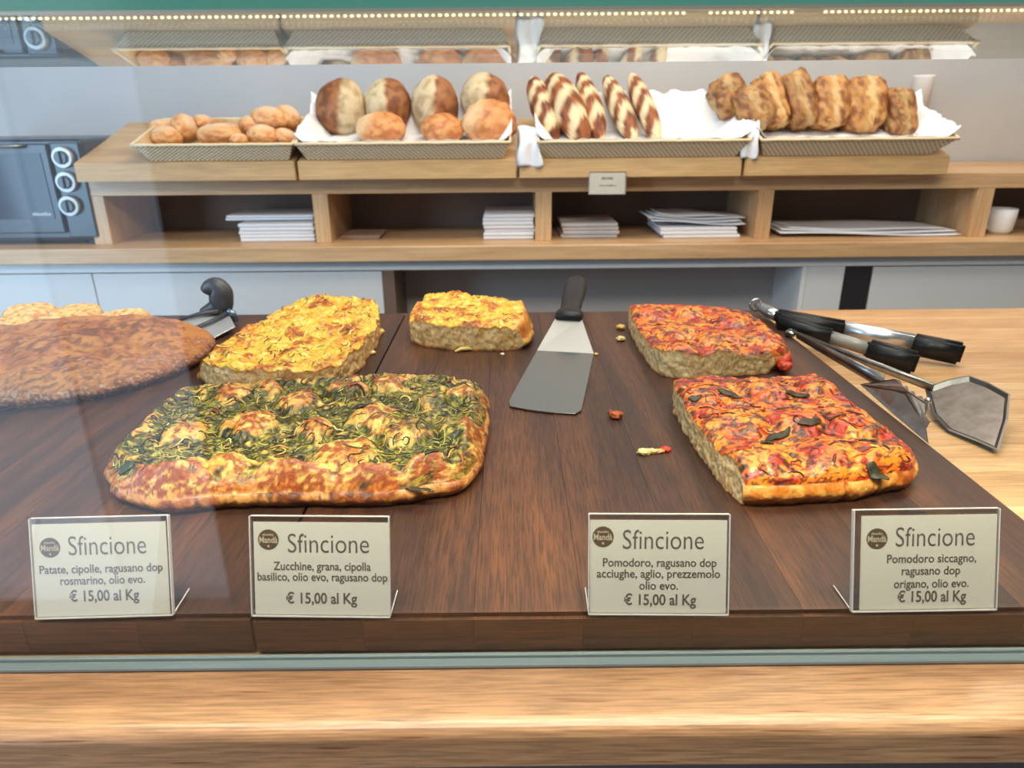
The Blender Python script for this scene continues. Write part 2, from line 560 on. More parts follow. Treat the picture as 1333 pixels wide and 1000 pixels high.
def board(name, x0, x1, yoff, label, staves):
    e = empty(name, ((x0 + x1) / 2, (YF + YBK) / 2, ZC), label, 'board', 'dark serving boards')
    xs = [x0 + (x1 - x0) * k / staves for k in range(staves + 1)]
    for k in range(staves):
        a, b = xs[k], xs[k + 1]
        bm = bmesh.new()
        c = Vector(((a + b) / 2, (YF + YBK) / 2, (ZC + ZB) / 2))
        bm_box(bm, Vector((a + 0.00012, YF + yoff, ZC + 0.0004)) - c, Vector((b - 0.00012, YBK + yoff, ZB)) - c)
        es = [ed for ed in bm.edges if abs(ed.verts[0].co.y - ed.verts[1].co.y) < 1e-6 and abs(ed.verts[0].co.z - ed.verts[1].co.z) < 1e-6]
        bmesh.ops.bevel(bm, geom=es, offset=0.0035, segments=4, affect='EDGES')
        es = [ed for ed in bm.edges if (k == 0 and max(v.co.x for v in ed.verts) < a - c.x + 0.001) or (k == staves - 1 and min(v.co.x for v in ed.verts) > b - c.x - 0.001)]
        me = bpy.data.meshes.new('board_stave')
        bmesh.ops.recalc_face_normals(bm, faces=bm.faces)
        bm.to_mesh(me); bm.free()
        me.materials.append(M['walnut']); me.materials.append(M['walnut_end'])
        for p in me.polygons:
            p.material_index = 1 if p.normal.y < -0.8 else 0
        o = link('board_stave', me, None, e)
        o.location = c - e.location
    return e


board('serving_board', SX + 0.0012, XR, 0.0, 'dark brown serving board at centre right carrying the tomato sfincioni', 8)
board('serving_board', SX - 0.72, SX - 0.0012, 0.0015, 'dark brown serving board at left carrying the round loaf', 9)

# ------------------------------------------------------------------ flat breads
def rs(poly, n):
    p = np.array([[q[0], q[1]] for q in poly])
    # catmull-rom resample
    q = np.vstack([2 * p[0] - p[1], p, 2 * p[-1] - p[-2]])
    out = []
    for i in range(1, len(q) - 2):
        for s in np.linspace(0, 1, 20, endpoint=False):
            a, b, c, d = q[i - 1], q[i], q[i + 1], q[i + 2]
            out.append(0.5 * (2 * b + (c - a) * s + (2 * a - 5 * b + 4 * c - d) * s ** 2 + (3 * b - a - 3 * c + d) * s ** 3))
    out.append(p[-1]); out = np.array(out)
    L = np.concatenate([[0], np.cumsum(np.linalg.norm(np.diff(out, axis=0), axis=1))])
    t = np.linspace(0, L[-1], n)
    return np.stack([np.interp(t, L, out[:, 0]), np.interp(t, L, out[:, 1])], 1)


def set_col(me, col, gm=1.22):
    col = np.clip(col, 0, 1) ** gm
    ca = me.color_attributes.new('col', 'FLOAT_COLOR', 'POINT')
    arr = np.ones((len(me.vertices), 4), np.float32)
    arr[:, :3] = np.clip(col, 0, 1)
    ca.data.foreach_set('color', arr.ravel())


def slab(name, edges, flags, H, hfun, cfun, material, res=0.0011, corner=0.06, cr=0.014, parent=None, z0=None, jag=0.0012, seed=0.0, edge_z=0.45, lump=0.003, gm=1.5):
    """edges: front,right,back,left polylines in world xy (front FL-FR, right FR-BR, back BL-BR, left FL-BL);
    flags: 'crust' or 'cut' for each. Returns object and the grid for placing toppings."""
    if z0 is None: z0 = ZB
    f, r, b, l = edges
    wx = max(np.ptp(np.array([q[0] for q in f + b])), 0.01); wy = max(np.ptp(np.array([q[1] for q in l + r])), 0.01)
    nu = max(int(wx / res), 24); nv = max(int(wy / res), 24)
    Fc, Bc, Lc, Rc = rs(f, nu), rs(b, nu), rs(l, nv), rs(r, nv)
    u = np.linspace(0, 1, nu)[:, None, None]; v = np.linspace(0, 1, nv)[None, :, None]
    P = (1 - v) * Fc[:, None] + v * Bc[:, None] + (1 - u) * Lc[None] + u * Rc[None] \
        - ((1 - u) * (1 - v) * Fc[0] + u * (1 - v) * Fc[-1] + (1 - u) * v * Bc[0] + u * v * Bc[-1])
    ctr_ = P[nu // 2, nv // 2]
    a = np.abs(2 * u - 1) ; c = np.abs(2 * v - 1)
    P = ctr_ + (P - ctr_) * (1 - corner * (a * c) ** 5)
    X, Y = P[..., 0].copy(), P[..., 1].copy()
    jx = fbm(X * 60 + seed, Y * 60, 1.3, 3); jy = fbm(X * 60, Y * 60 + seed, 7.7, 3)
    X += jag * jx + lump * fbm(X * 16, Y * 16, seed + 2, 2); Y += jag * jy + lump * fbm(X * 16, Y * 16, seed + 8, 2)
    # boundary loop
    idx = [(i, 0) for i in range(nu)] + [(nu - 1, j) for j in range(1, nv)] + [(i, nv - 1) for i in range(nu - 2, -1, -1)] + [(0, j) for j in range(nv - 2, 0, -1)]
    fl = [flags[0] == 'cut'] * nu + [flags[1] == 'cut'] * (nv - 1) + [flags[2] == 'cut'] * (nu - 1) + [flags[3] == 'cut'] * (nv - 2)
    bi = np.array([i * nv + j for i, j in idx]); fl = np.array(fl, float)
    bx, by = X.ravel()[bi], Y.ravel()[bi]
    dc = np.full(X.size, 9.0); dk = np.full(X.size, 9.0)
    sub = slice(None, None, 1)
    for flagv, dst in ((0.0, dc), (1.0, dk)):
        s = (fl[sub] == flagv)
        if not s.any(): continue
        xx, yy = bx[sub][s], by[sub][s]
        for a0 in range(0, X.size, 8000):
            q = slice(a0, a0 + 8000)
            dst[q] = np.sqrt(((X.ravel()[q, None] - xx) ** 2 + (Y.ravel()[q, None] - yy) ** 2).min(1))
    dc = dc.reshape(X.shape); dk = dk.reshape(X.shape)
    e = np.clip(dc / cr, 0, 1)
    prof_ = edge_z + (1 - edge_z) * np.clip(1 - (1 - e) ** 2, 0, 1) ** 0.8
    rim = (1 - sst(0.0, 0.0035, dk)) * 0.06
    hb = hfun(X, Y, dc)
    Z = H * prof_ * (1 - rim) + hb * sst(0, cr, dc * 0.8 + 0.15 * cr)
    nrmx = np.gradient(bx); nrmy = np.gradient(by)
    nx = np.convolve(np.concatenate([nrmy[-8:], nrmy, nrmy[:8]]), np.ones(17) / 17, 'valid')
    ny = -np.convolve(np.concatenate([nrmx[-8:], nrmx, nrmx[:8]]), np.ones(17) / 17, 'valid')
    L = np.hypot(nx, ny) + 1e-9; nx /= L; ny /= L
    zb_ = Z.ravel()[bi]
    K = 18
    sx, sy, sz = [], [], []
    for k in range(1, K + 1):
        tt = k / K
        zz = zb_ * (1 - tt)
        crust = 0.13 * H * np.sin(math.pi * min(tt * 1.05, 1)) - 0.10 * H * tt ** 2 + 0.0012 * fbm(bx * 120, by * 120, zz * 120 + 3, 3)
        cut = 0.0026 * fbm(bx * 90 + seed, by * 90, zz * 90, 4) + 0.0008 * fbm(bx * 300, by * 300, zz * 300, 2)
        fs = np.convolve(np.concatenate([fl[-4:], fl, fl[:4]]), np.ones(9) / 9, 'valid')
        off = crust * (1 - fs) + cut * fs
        sx.append(bx + nx * off); sy.append(by + ny * off); sz.append(zz)
    nb = len(bi)
    verts = np.concatenate([np.stack([X.ravel(), Y.ravel(), Z.ravel() + z0], 1)] + [np.stack([sx[k], sy[k], sz[k] + z0 + 0.0003], 1) for k in range(K)])
    ii, jj = np.meshgrid(np.arange(nu - 1), np.arange(nv - 1), indexing='ij')
    q = (ii * nv + jj).ravel()
    quads = np.stack([q, q + nv, q + nv + 1, q + 1], 1)
    base = nu * nv
    sk = []
    prev = bi
    for k in range(K):
        cur = base + k * nb + np.arange(nb)
        sk.append(np.stack([prev, cur, np.roll(cur, -1), np.roll(prev, -1)], 1))
        prev = cur
    quads = np.concatenate([quads] + sk)
    me = bpy.data.meshes.new(name)
    nvt = len(verts); nf = len(quads)
    cen = np.array([X.mean(), Y.mean(), z0])
    me.vertices.add(nvt); me.vertices.foreach_set('co', (verts - cen).astype(np.float32).ravel())
    me.loops.add(nf * 4); me.polygons.add(nf)
    me.loops.foreach_set('vertex_index', quads.astype(np.int32).ravel())
    me.polygons.foreach_set('loop_start', np.arange(0, nf * 4, 4, dtype=np.int32))
    me.update(calc_edges=True)
    me.polygons.foreach_set('use_smooth', [True] * nf)
    # colours
    top_c, side_crust, side_cut = cfun
    hn = (Z - H * prof_)
    zd = H * (1 - prof_)
    ct = top_c(X + 0.9 * zd, Y - 1.5 * zd, hb, dc, dk)
    sideparts = []
    for k in range(K):
        tt = (k + 1) / K
        A = side_crust(sx[k], sy[k], sz[k], tt); B = side_cut(sx[k], sy[k], sz[k], tt)
        fs = np.clip(fl, 0, 1)
        sideparts.append(mix(A, B, fs))
    col = np.concatenate([ct.reshape(-1, 3)] + sideparts)
    set_col(me, col, gm)
    me.materials.append(material)
    me.validate()
    o = link(name, me, None, parent)
    o.location = cen
    return o, (X, Y, Z + z0, cen)


def cells(X, Y, pts, rad, pw=2.0):
    """smooth domes round scattered points, 0..1"""
    h = np.zeros_like(X)
    for (cx, cy, rr) in pts:
        d2 = ((X - cx) ** 2 + (Y - cy) ** 2) / (rad * rr) ** 2
        h = np.maximum(h, np.clip(1 - d2, 0, 1) ** 0.75)
    return h


def scatter_pts(x0, x1, y0, y1, sp, rng, j=0.35):
    out = []
    ny_ = int((y1 - y0) / sp) + 2
    for b in range(ny_):
        for a in range(int((x1 - x0) / sp) + 2):
            out.append((x0 + (a + 0.5 * (b % 2)) * sp + rng.uniform(-j, j) * sp, y0 + b * sp + rng.uniform(-j, j) * sp, rng.uniform(0.65, 1.1)))
    return out


def ribbons(name, grid, count, rng, mtl, parent, colors, length=(0.01, 0.03), width=(0.0007, 0.0014), lift=0.0006, curv=1.2, where=None, flat=0.5, arch=0.001, kind='stuff'):
    X, Y, Z, cen = grid
    nu, nv = X.shape
    stepx = np.hypot(X[1, 0] - X[0, 0], Y[1, 0] - Y[0, 0]); stepy = np.hypot(X[0, 1] - X[0, 0], Y[0, 1] - Y[0, 0])
    V, Fc, C_ = [], [], []
    n = 0; tries = 0
    while n < count and tries < count * 12:
        tries += 1
        i, j = rng.uniform(4, nu - 5), rng.uniform(4, nv - 5)
        if where is not None and rng.random() > where[int(i), int(j)]: continue
        Lr = rng.uniform(*length); wd = rng.uniform(*width); a = rng.uniform(0, 2 * math.pi); ka = rng.gauss(0, curv)
        m = 7; pts = []
        ok = True
        for k in range(m):
            if not (1 < i < nu - 3 and 1 < j < nv - 3): ok = False; break
            i0, j0 = int(i), int(j); fi, fj = i - i0, j - j0
            g = lambda A: (A[i0, j0] * (1 - fi) * (1 - fj) + A[i0 + 1, j0] * fi * (1 - fj) + A[i0, j0 + 1] * (1 - fi) * fj + A[i0 + 1, j0 + 1] * fi * fj)
            z = g(Z) + lift + arch * math.sin(math.pi * k / (m - 1))
            pts.append(Vector((g(X) - cen[0], g(Y) - cen[1], z - cen[2])))
            i += math.cos(a) * Lr / (m - 1) / stepx; j += math.sin(a) * Lr / (m - 1) / stepy
            a += ka / (m - 1) * 2
        if not ok: continue
        rad = [wd * q for q in (0.35, 0.9, 1, 1, 1, 0.9, 0.35)]
        v, f = tube(pts, rad, 5, flat=flat)
        b0 = len(V)
        V += v; Fc += [tuple(q + b0 for q in ff) for ff in f]
        c = lin(rng.choice(colors)) * rng.uniform(0.8, 1.15)
        C_ += [c] * len(v)
        n += 1
    me = bpy.data.meshes.new(name)
    me.from_pydata([tuple(v) for v in V], [], Fc)
    me.polygons.foreach_set('use_smooth', [True] * len(me.polygons))
    set_col(me, np.array(C_))
    me.materials.append(mtl)
    o = link(name, me, None, parent)
    if kind: o['kind'] = kind
    return o


def xy(px, py, h=0.0):
    p = at(px, py, z=ZB + h)
    return (p.x, p.y)


# generic side colours
def crumb_col(x, y, z, t):
    n = fbm(x * 110, y * 110, z * 150, 4)
    h = fbm(x * 230 + 5, y * 230, z * 260, 2)
    c = mix(lin((240, 212, 166)) * np.ones((len(x), 3)), lin((222, 184, 134)), sst(-0.2, 0.35, n))
    c = mix(c, lin((164, 124, 82)), sst(0.22, 0.45, h) * 0.45)
    edge = 1 - sst(0.0, 0.14, np.asarray(1 - t) * np.ones(len(x)))
    c = mix(c, lin((186, 126, 70)), edge * 0.8)
    tp = 1 - sst(0.0, 0.16, np.asarray(t) * np.ones(len(x)) + 0.08 * n)
    return mix(c, lin((214, 150, 74)), tp * 0.7)


def crust_col(a, b_, c_):
    def f(x, y, z, t):
        n = fbm(x * 60, y * 60, z * 60, 4)
        c = mix(lin(a) * np.ones((len(x), 3)), lin(b_), sst(-0.3, 0.35, n))
        return mix(c, lin(c_), sst(0.1, 0.5, fbm(x * 90 + 9, y * 90, z * 30, 3)) * (1 - 0.6 * t))
    return f


rg = random.Random(5)

# --- zucchini sfincione
H1 = 0.033
ed = ([xy(136, 648), xy(190, 667), xy(260, 667), xy(340, 662), xy(430, 661), xy(520, 660), xy(583, 656)],
      [xy(583, 656), xy(612, 622, .012), xy(625, 580, .016), xy(632, 545, .02), xy(634, 515, .026), xy(640, 494, .03)],
      [xy(232, 498, .030), xy(300, 492, .034), xy(380, 488, .034), xy(450, 484, .034), xy(520, 480, .034), xy(580, 482, .034), xy(640, 494, .03)],
      [xy(136, 648), xy(134, 612, .014), xy(165, 570, .022), xy(198, 530, .028), xy(232, 498, .030)])
dpt = [(*xy(px, py, .033), r) for px, py, r in ((300, 512, .9), (345, 505, .6), (330, 550, 1.0), (390, 520, .9), (410, 555, .7), (455, 505, .8), (485, 540, .9), (505, 497, .8),
      (560, 520, .7), (530, 560, 1.0), (450, 590, 1.1), (240, 560, .8), (225, 620, 1.1), (300, 600, .7), (380, 620, 1.1), (480, 625, 1.0), (560, 610, .9), (600, 560, .8), (180, 620, .7), (270, 640, 1.0), (600, 510, .7), (330, 645, .9), (430, 645, .9))]


def h_green(X, Y, dc):
    wx_ = X + 0.010 * fbm(X * 30, Y * 30, 7.7, 3); wy_ = Y + 0.010 * fbm(X * 30, Y * 30, 17.7, 3)
    d = cells(wx_, wy_, dpt, 0.031)
    n = fbm(X * 60, Y * 60, 2.2, 4)
    fine = fbm(X * 240, Y * 240, 4.1, 3)
    r = 1 - np.abs(noise3(wx_ * 110, wy_ * 140, 6.1)) * 2
    rimb = np.exp(-((dc - 0.013) / 0.009) ** 2) * (0.004 + 0.003 * fbm(X * 30, Y * 30, 3, 2))
    return 0.013 * (d - 0.45) + 0.0035 * n + 0.0009 * fine + rimb + 0.0012 * np.clip(r, 0, 1) * (1 - d)


def c_green(X, Y, hb, dc, dk):
    s = X.shape + (3,)
    n1 = fbm(X * 42, Y * 42, 0.5, 4); n2 = fbm(X * 140, Y * 140, 3.5, 4); n3 = fbm(X * 420, Y * 420, 6.5, 3)
    wx_, wy_ = X + 0.010 * fbm(X * 60, Y * 60, 9.1, 3), Y + 0.010 * fbm(X * 60, Y * 60, 5.5, 3)
    r1 = 1 - np.abs(noise3(wx_ * 120, wy_ * 160, 2.5)) * 2.4
    r2 = 1 - np.abs(noise3(wx_ * 100 + 50, wy_ * 80, 8.5)) * 3.0
    c = mix(lin((232, 196, 124)) * np.ones(s), lin((220, 150, 74)), sst(-0.25, 0.3, n1))
    c = mix(c, lin((166, 92, 44)), sst(-0.05, 0.35, n2 + 55 * (hb - 0.002)) * 0.85)
    c = mix(c, lin((238, 222, 150)), sst(0.15, 0.5, fbm(X * 70 + 30, Y * 70, 2, 3)) * 0.7)
    rim = 1 - sst(0.002, 0.016, dc + 0.012 * n1)
    c = mix(c, lin((184, 104, 52)), rim * sst(-0.3, 0.25, n2) * 0.75)
    g = sst(0.0, 0.26, 0.10 - 70 * hb + 0.8 * n1 + 0.35 * n2) * (1 - rim)
    g = np.maximum(g, sst(-0.15, -0.07, X) * sst(0.0, 0.25, fbm(X * 34, Y * 34, 8.5, 3) + 0.12) * (1 - 0.4 * rim))
    gc = mix(lin((166, 158, 76)) * np.ones(s), lin((110, 112, 50)), sst(-0.3, 0.25, n2))
    gc = mix(gc, lin((56, 62, 34)), sst(0.45, 0.85, r1) * 0.85)
    gc = mix(gc, lin((206, 196, 112)), sst(0.1, 0.4, fbm(X * 120, Y * 120, 12, 3)) * 0.75)
    c = mix(c, gc, g * 0.92)
    c = mix(c, lin((52, 46, 30)), sst(0.72, 0.95, r2) * 0.8 * sst(0.1, 0.5, g + 0.3 * n1))
    return mix(c, lin((90, 52, 30)), sst(0.2, 0.5, n3) * 0.35)


o_green, g_green = slab('zucchini_sfincione', ed, ('crust', 'crust', 'crust', 'crust'), H1, h_green,
                        (c_green, crust_col((216, 168, 108), (180, 118, 66), (128, 76, 42)), crumb_col), M['sf_green'], res=0.0010, corner=0.06, cr=0.015, jag=0.0018, edge_z=0.5, lump=0.006)
tag(o_green, 'large rectangular green sfincione topped with zucchini strips, at front left', 'flatbread')
Xg = g_green[0]
wh = np.clip(0.45 - (g_green[2] - ZB - H1) * 60 + 0.5 * fbm(Xg * 42, g_green[1] * 42, 0.5, 3), 0.0, 1)
wh[:, :18] = 0; wh[:12] = 0; wh[-12:] = 0
ribbons('zucchini_strips', g_green, 620, rg, M['herb'], o_green, [(58, 66, 36), (110, 112, 54), (160, 154, 86), (190, 182, 110), (50, 50, 32), (84, 90, 44)],
        length=(0.006, 0.024), width=(0.0005, 0.0010), curv=1.7, where=wh, lift=0.0001, arch=0.0005)
ribbons('onion_shreds', g_green, 120, rg, M['herb'], o_green, [(226, 212, 150), (214, 170, 96), (160, 94, 50), (80, 52, 32)],
        length=(0.006, 0.018), width=(0.0006, 0.0012), curv=1.8, where=wh)

# --- potato sfincione, large (back left)
def h_yel(X, Y, dc):
    n = fbm(X * 26, Y * 26, 12.2, 4); m = fbm(X * 85, Y * 85, 15.2, 3); fine = fbm(X * 240, Y * 240, 4.1, 3)
    wx_ = X + 0.008 * fbm(X * 50, Y * 50, 9.1, 2)
    r = 1 - np.abs(noise3(wx_ * 85 + 3, Y * 70, 6.1)) * 2.2
    return 0.009 * n + 0.0028 * m + 0.0012 * fine + 0.0016 * np.clip(r, 0, 1) + 0.001


def c_yel(X, Y, hb, dc, dk):
    s = X.shape + (3,)
    n1 = fbm(X * 30, Y * 30, 30.5, 4); n2 = fbm(X * 100, Y * 100, 33.5, 4); n3 = fbm(X * 300, Y * 300, 36.5, 3)
    c = mix(lin((236, 202, 92)) * np.ones(s), lin((244, 226, 142)), sst(-0.1, 0.35, n2))
    c = mix(c, lin((232, 182, 74)), sst(-0.1, 0.3, n1) * 0.8)
    c = mix(c, lin((214, 136, 50)), sst(0.05, 0.35, 0.7 * n1 + 0.5 * n2 + 40 * (hb - 0.003)) * 0.85)
    c = mix(c, lin((150, 84, 36)), sst(0.25, 0.5, n1 + 0.7 * n3 + 30 * (hb - 0.004)) * 0.7)
    c = mix(c, lin((204, 128, 58)), (1 - sst(0.003, 0.018, dc + 0.006 * n1)) * 0.7)
    c = mix(c, lin((120, 108, 48)), sst(0.36, 0.44, fbm(X * 200, Y * 200, 50, 2)) * 0.5)
    return c


H2 = 0.031
ed = ([xy(256, 500), xy(300, 510), xy(360, 514), xy(440, 508)],
      [xy(440, 508), xy(472, 470, .008), xy(492, 435, .012), xy(492, 405, .022), xy(487, 390, .030)],
      [xy(392, 386, .034), xy(430, 383, .036), xy(487, 387, .034)],
      [xy(256, 500), xy(254, 470, .028), xy(300, 432, .034), xy(350, 405, .034), xy(392, 386, .034)])
o_y, g_y = slab('potato_sfincione', ed, ('cut', 'cut', 'crust', 'crust'), H2, h_yel,
                (c_yel, crust_col((214, 170, 104), (184, 120, 62), (140, 84, 44)), crumb_col), M['sf_yellow'], res=0.0014, corner=0.04, cr=0.012, jag=0.002, seed=4.0)
tag(o_y, 'large yellow potato and onion sfincione slab behind the green one', 'flatbread')
ribbons('onion_shreds', g_y, 170, rg, M['herb'], o_y, [(244, 226, 142), (236, 196, 90), (206, 136, 56), (240, 214, 120)], length=(0.01, 0.026), width=(0.0008, 0.0015), curv=1.6, lift=0, arch=.0005)
ribbons('rosemary_needles', g_y, 90, rg, M['herb'], o_y, [(84, 86, 40), (60, 56, 30), (110, 66, 30)], length=(0.006, 0.012), width=(0.0005, 0.0009), curv=0.4)

# --- potato sfincione, small piece (back centre)
ed = ([xy(530, 447), xy(580, 455), xy(640, 457), xy(684, 456)],
      [xy(684, 456), xy(690, 435, .012), xy(688, 405, .028), xy(686, 398, .032)],
      [xy(555, 382, .034), xy(600, 382, .036), xy(650, 388, .036), xy(686, 398, .032)],
      [xy(530, 447), xy(538, 418, .018), xy(550, 395, .030), xy(555, 382, .034)])
o_y2, g_y2 = slab('potato_sfincione', ed, ('cut', 'crust', 'crust', 'cut'), 0.038, h_yel,
                  (c_yel, crust_col((226, 190, 120), (196, 134, 70), (150, 90, 44)), crumb_col), M['sf_yellow'], res=0.0014, corner=0.05, cr=0.012, jag=0.0028, seed=14.0)
tag(o_y2, 'small yellow potato sfincione piece with a cut grey crumb face, left of the spatula', 'flatbread')
ribbons('onion_shreds', g_y2, 70, rg, M['herb'], o_y2, [(244, 226, 142), (236, 196, 90), (206, 136, 56)], length=(0.01, 0.024), width=(0.0008, 0.0015), curv=1.6, lift=0, arch=.0005)

# --- tomato sfincioni
def h_red(dp, rad=0.03):
    def f(X, Y, dc):
        wx_ = X + 0.009 * fbm(X * 32, Y * 32, 7.7, 3); wy_ = Y + 0.009 * fbm(X * 32, Y * 32, 17.7, 3)
        d = cells(wx_, wy_, dp, rad)
        n = fbm(X * 50, Y * 50, 22.2, 4); fine = fbm(X * 230, Y * 230, 4.1, 3)
        return 0.010 * (d - 0.5) + 0.003 * n + 0.0009 * fine
    return f


def c_red(k):
    def f(X, Y, hb, dc, dk):
        s = X.shape + (3,)
        a, b = X * 0.8 - Y * 0.6, X * 0.6 + Y * 0.8
        n1 = fbm(X * 30, Y * 30, k, 4); n2 = fbm(X * 90, Y * 90, k + 3, 4); n3 = fbm(a * 330, b * 130, k + 6, 3)
        wx_ = X + 0.012 * fbm(X * 45, Y * 45, k + 1, 3); wy_ = Y + 0.012 * fbm(X * 45, Y * 45, k + 2, 3)
        c = mix(lin((242, 154, 48)) * np.ones(s), lin((248, 184, 86)), sst(0.05, 0.4, n2))
        c = mix(c, lin((228, 108, 32)), sst(-0.15, 0.3, n1 + 0.4 * n2) * 0.85)
        c = mix(c, lin((186, 46, 20)), sst(0.12, 0.3, fbm(X * 42 + 11, Y * 42, k + 9, 3) - 25 * hb) * 0.9)
        r = 1 - np.abs(noise3(wx_ * 50, wy_ * 66, k + 12)) * 3.0
        c = mix(c, lin((104, 42, 20)), sst(0.25, 0.85, r + 0.5 * n3) * 0.9 * sst(-0.3, 0.1, n2 + 0.3 * n1))
        c = mix(c, lin((78, 36, 20)), sst(0.18, 0.42, 0.6 * n3 + 0.7 * fbm(a * 70, b * 38, k + 30, 3)) * 0.75)
        c = mix(c, lin((58, 56, 32)), sst(0.30, 0.38, fbm(a * 60, b * 130, k + 20, 2)) * 0.75)
        return c
    return f


ed = ([xy(962, 664), xy(1010, 661), xy(1080, 656), xy(1160, 648)],
      [xy(1160, 648), xy(1186, 625, .010), xy(1184, 592, .020), xy(1150, 555, .026), xy(1110, 520, .030), xy(1068, 484, .030)],
      [xy(878, 486, .034), xy(930, 484, .036), xy(1000, 486, .036), xy(1068, 482, .032)],
      [xy(962, 664), xy(935, 618, .006), xy(905, 570, .012), xy(880, 520, .020), xy(874, 488, .032)])
dpr = [(*xy(px, py, .035), r) for px, py, r in ((920, 510, 1), (1000, 505, 1), (1060, 500, .8), (960, 545, 1.1), (1040, 545, 1), (1110, 550, .9), (985, 590, 1), (1080, 590, 1.1), (1150, 590, .9), (1010, 630, 1), (1100, 630, 1.0))]
o_r, g_r = slab('tomato_sfincione', ed, ('crust', 'crust', 'cut', 'cut'), 0.036, h_red(dpr, .032),
                (c_red(3.0), crust_col((232, 180, 100), (216, 138, 60), (176, 92, 44)), crumb_col), M['sf_red'], res=0.0010, corner=0.05, cr=0.011, jag=0.002, seed=24.0, edge_z=0.62, gm=1.25)
tag(o_r, 'large orange and red tomato sfincione with dark basil leaves, front right', 'flatbread')
ed = ([xy(858, 492), xy(900, 494), xy(960, 490), xy(1010, 486)],
      [xy(1010, 486), xy(1026, 466, .010), xy(1008, 432, .026), xy(975, 402, .032)],
      [xy(815, 392, .034), xy(860, 391, .036), xy(920, 393, .036), xy(975, 402, .032)],
      [xy(858, 492), xy(842, 462, .010), xy(826, 425, .022), xy(815, 392, .034)])
dpr2 = [(*xy(px, py, .035), r) for px, py, r in ((850, 405, 1), (900, 405, 1), (950, 415, 1), (880, 430, 1), (940, 440, 1.1), (885, 455, 1), (990, 440, .9), (950, 465, 1))]
o_r2, g_r2 = slab('tomato_sfincione', ed, ('cut', 'crust', 'crust', 'cut'), 0.036, h_red(dpr2, .035),
                  (c_red(13.0), crust_col((220, 150, 78), (206, 96, 44), (150, 60, 34)), crumb_col), M['sf_red'], res=0.0012, corner=0.05, cr=0.011, jag=0.002, seed=34.0, edge_z=0.6, gm=1.25)
tag(o_r2, 'smaller red tomato sfincione behind the large orange one', 'flatbread')
for (oo, gg, nn) in ((o_r, g_r, 80), (o_r2, g_r2, 60)):
    ribbons('tomato_shreds', gg, nn, rg, M['herb'], oo, [(200, 50, 26), (228, 110, 40), (240, 160, 70), (110, 44, 24), (80, 36, 22)], length=(0.006, 0.016), width=(0.0007, 0.0016), curv=1.2, lift=0.0002, arch=0.0004)


def leaf(grid, parent, px, py, L, W, ang, col, label=None):
    X, Y, Z, cen = grid
    c = at(px, py, z=ZB + 0.037)
    V, Fc = [], []
    n, m = 9, 4
    for a in range(n):
        s = a / (n - 1)
        wd = W * math.sin(math.pi * min(max(s, 0.02), 0.98)) ** 0.7
        for b in range(m + 1):
            t = b / m - 0.5
            lx = (s - 0.5) * L; ly = t * wd * 2 + 0.25 * L * (s - 0.5) ** 2
            x = c.x + lx * math.cos(ang) - ly * math.sin(ang); y = c.y + lx * math.sin(ang) + ly * math.cos(ang)
            k = np.argmin((X - x) ** 2 + (Y - y) ** 2)
            z = Z.ravel()[k] + 0.0012 + 0.0008 * math.sin(s * 9 + b * 1.3)
            V.append((x - cen[0], y - cen[1], z - cen[2]))
    for a in range(n - 1):
        for b in range(m):
            q = a * (m + 1) + b
            Fc.append((q, q + 1, q + m + 2, q + m + 1))
    me = bpy.data.meshes.new('basil_leaf')
    me.from_pydata(V, [], Fc)
    me.polygons.foreach_set('use_smooth', [True] * len(me.polygons))
    nz = np.array([rg.random() for _ in V])
    set_col(me, mix(lin(col) * np.ones((len(V), 3)), lin((96, 78, 40)), nz * 0.5))
    me.materials.append(M['herb'])
    o = link('basil_leaf', me, None, parent)
    md = o.modifiers.new('s', 'SOLIDIFY'); md.thickness = 0.0006
    return o


for a in ((1015, 562, .040, .006, 0.6, (44, 52, 32)), (1000, 575, .030, .005, 0.9, (56, 62, 36)), (950, 512, .026, .007, 2.8, (66, 46, 30)), (1145, 602, .020, .006, 2.6, (44, 54, 30)),
          (1040, 510, .030, .006, 0.2, (60, 40, 28)), (905, 517, .016, .004, 0.2, (50, 50, 32)), (1085, 545, .022, .004, 2.9, (70, 44, 28)), (1055, 552, .028, .005, .3, (66, 46, 28)), (1130, 575, .016, .003, 2.7, (52, 48, 30))):
    leaf(g_r, o_r, *a)
for a in ((470, 527, .018, .006, 1.4, (34, 52, 50)), (205, 560, .018, .004, .5, (50, 62, 36)), (165, 600, .016, .006, 1.2, (52, 80, 64)), (570, 590, .03, .004, .9, (48, 50, 28)), (230, 512, .02, .003, .3, (52, 44, 30)), (545, 612, .026, .003, 2.9, (40, 44, 26))):
    leaf(g_green, o_green, *a)
# tomato lump at the right end of the rear piece
c = at(1010, 470, z=ZB + 0.012)


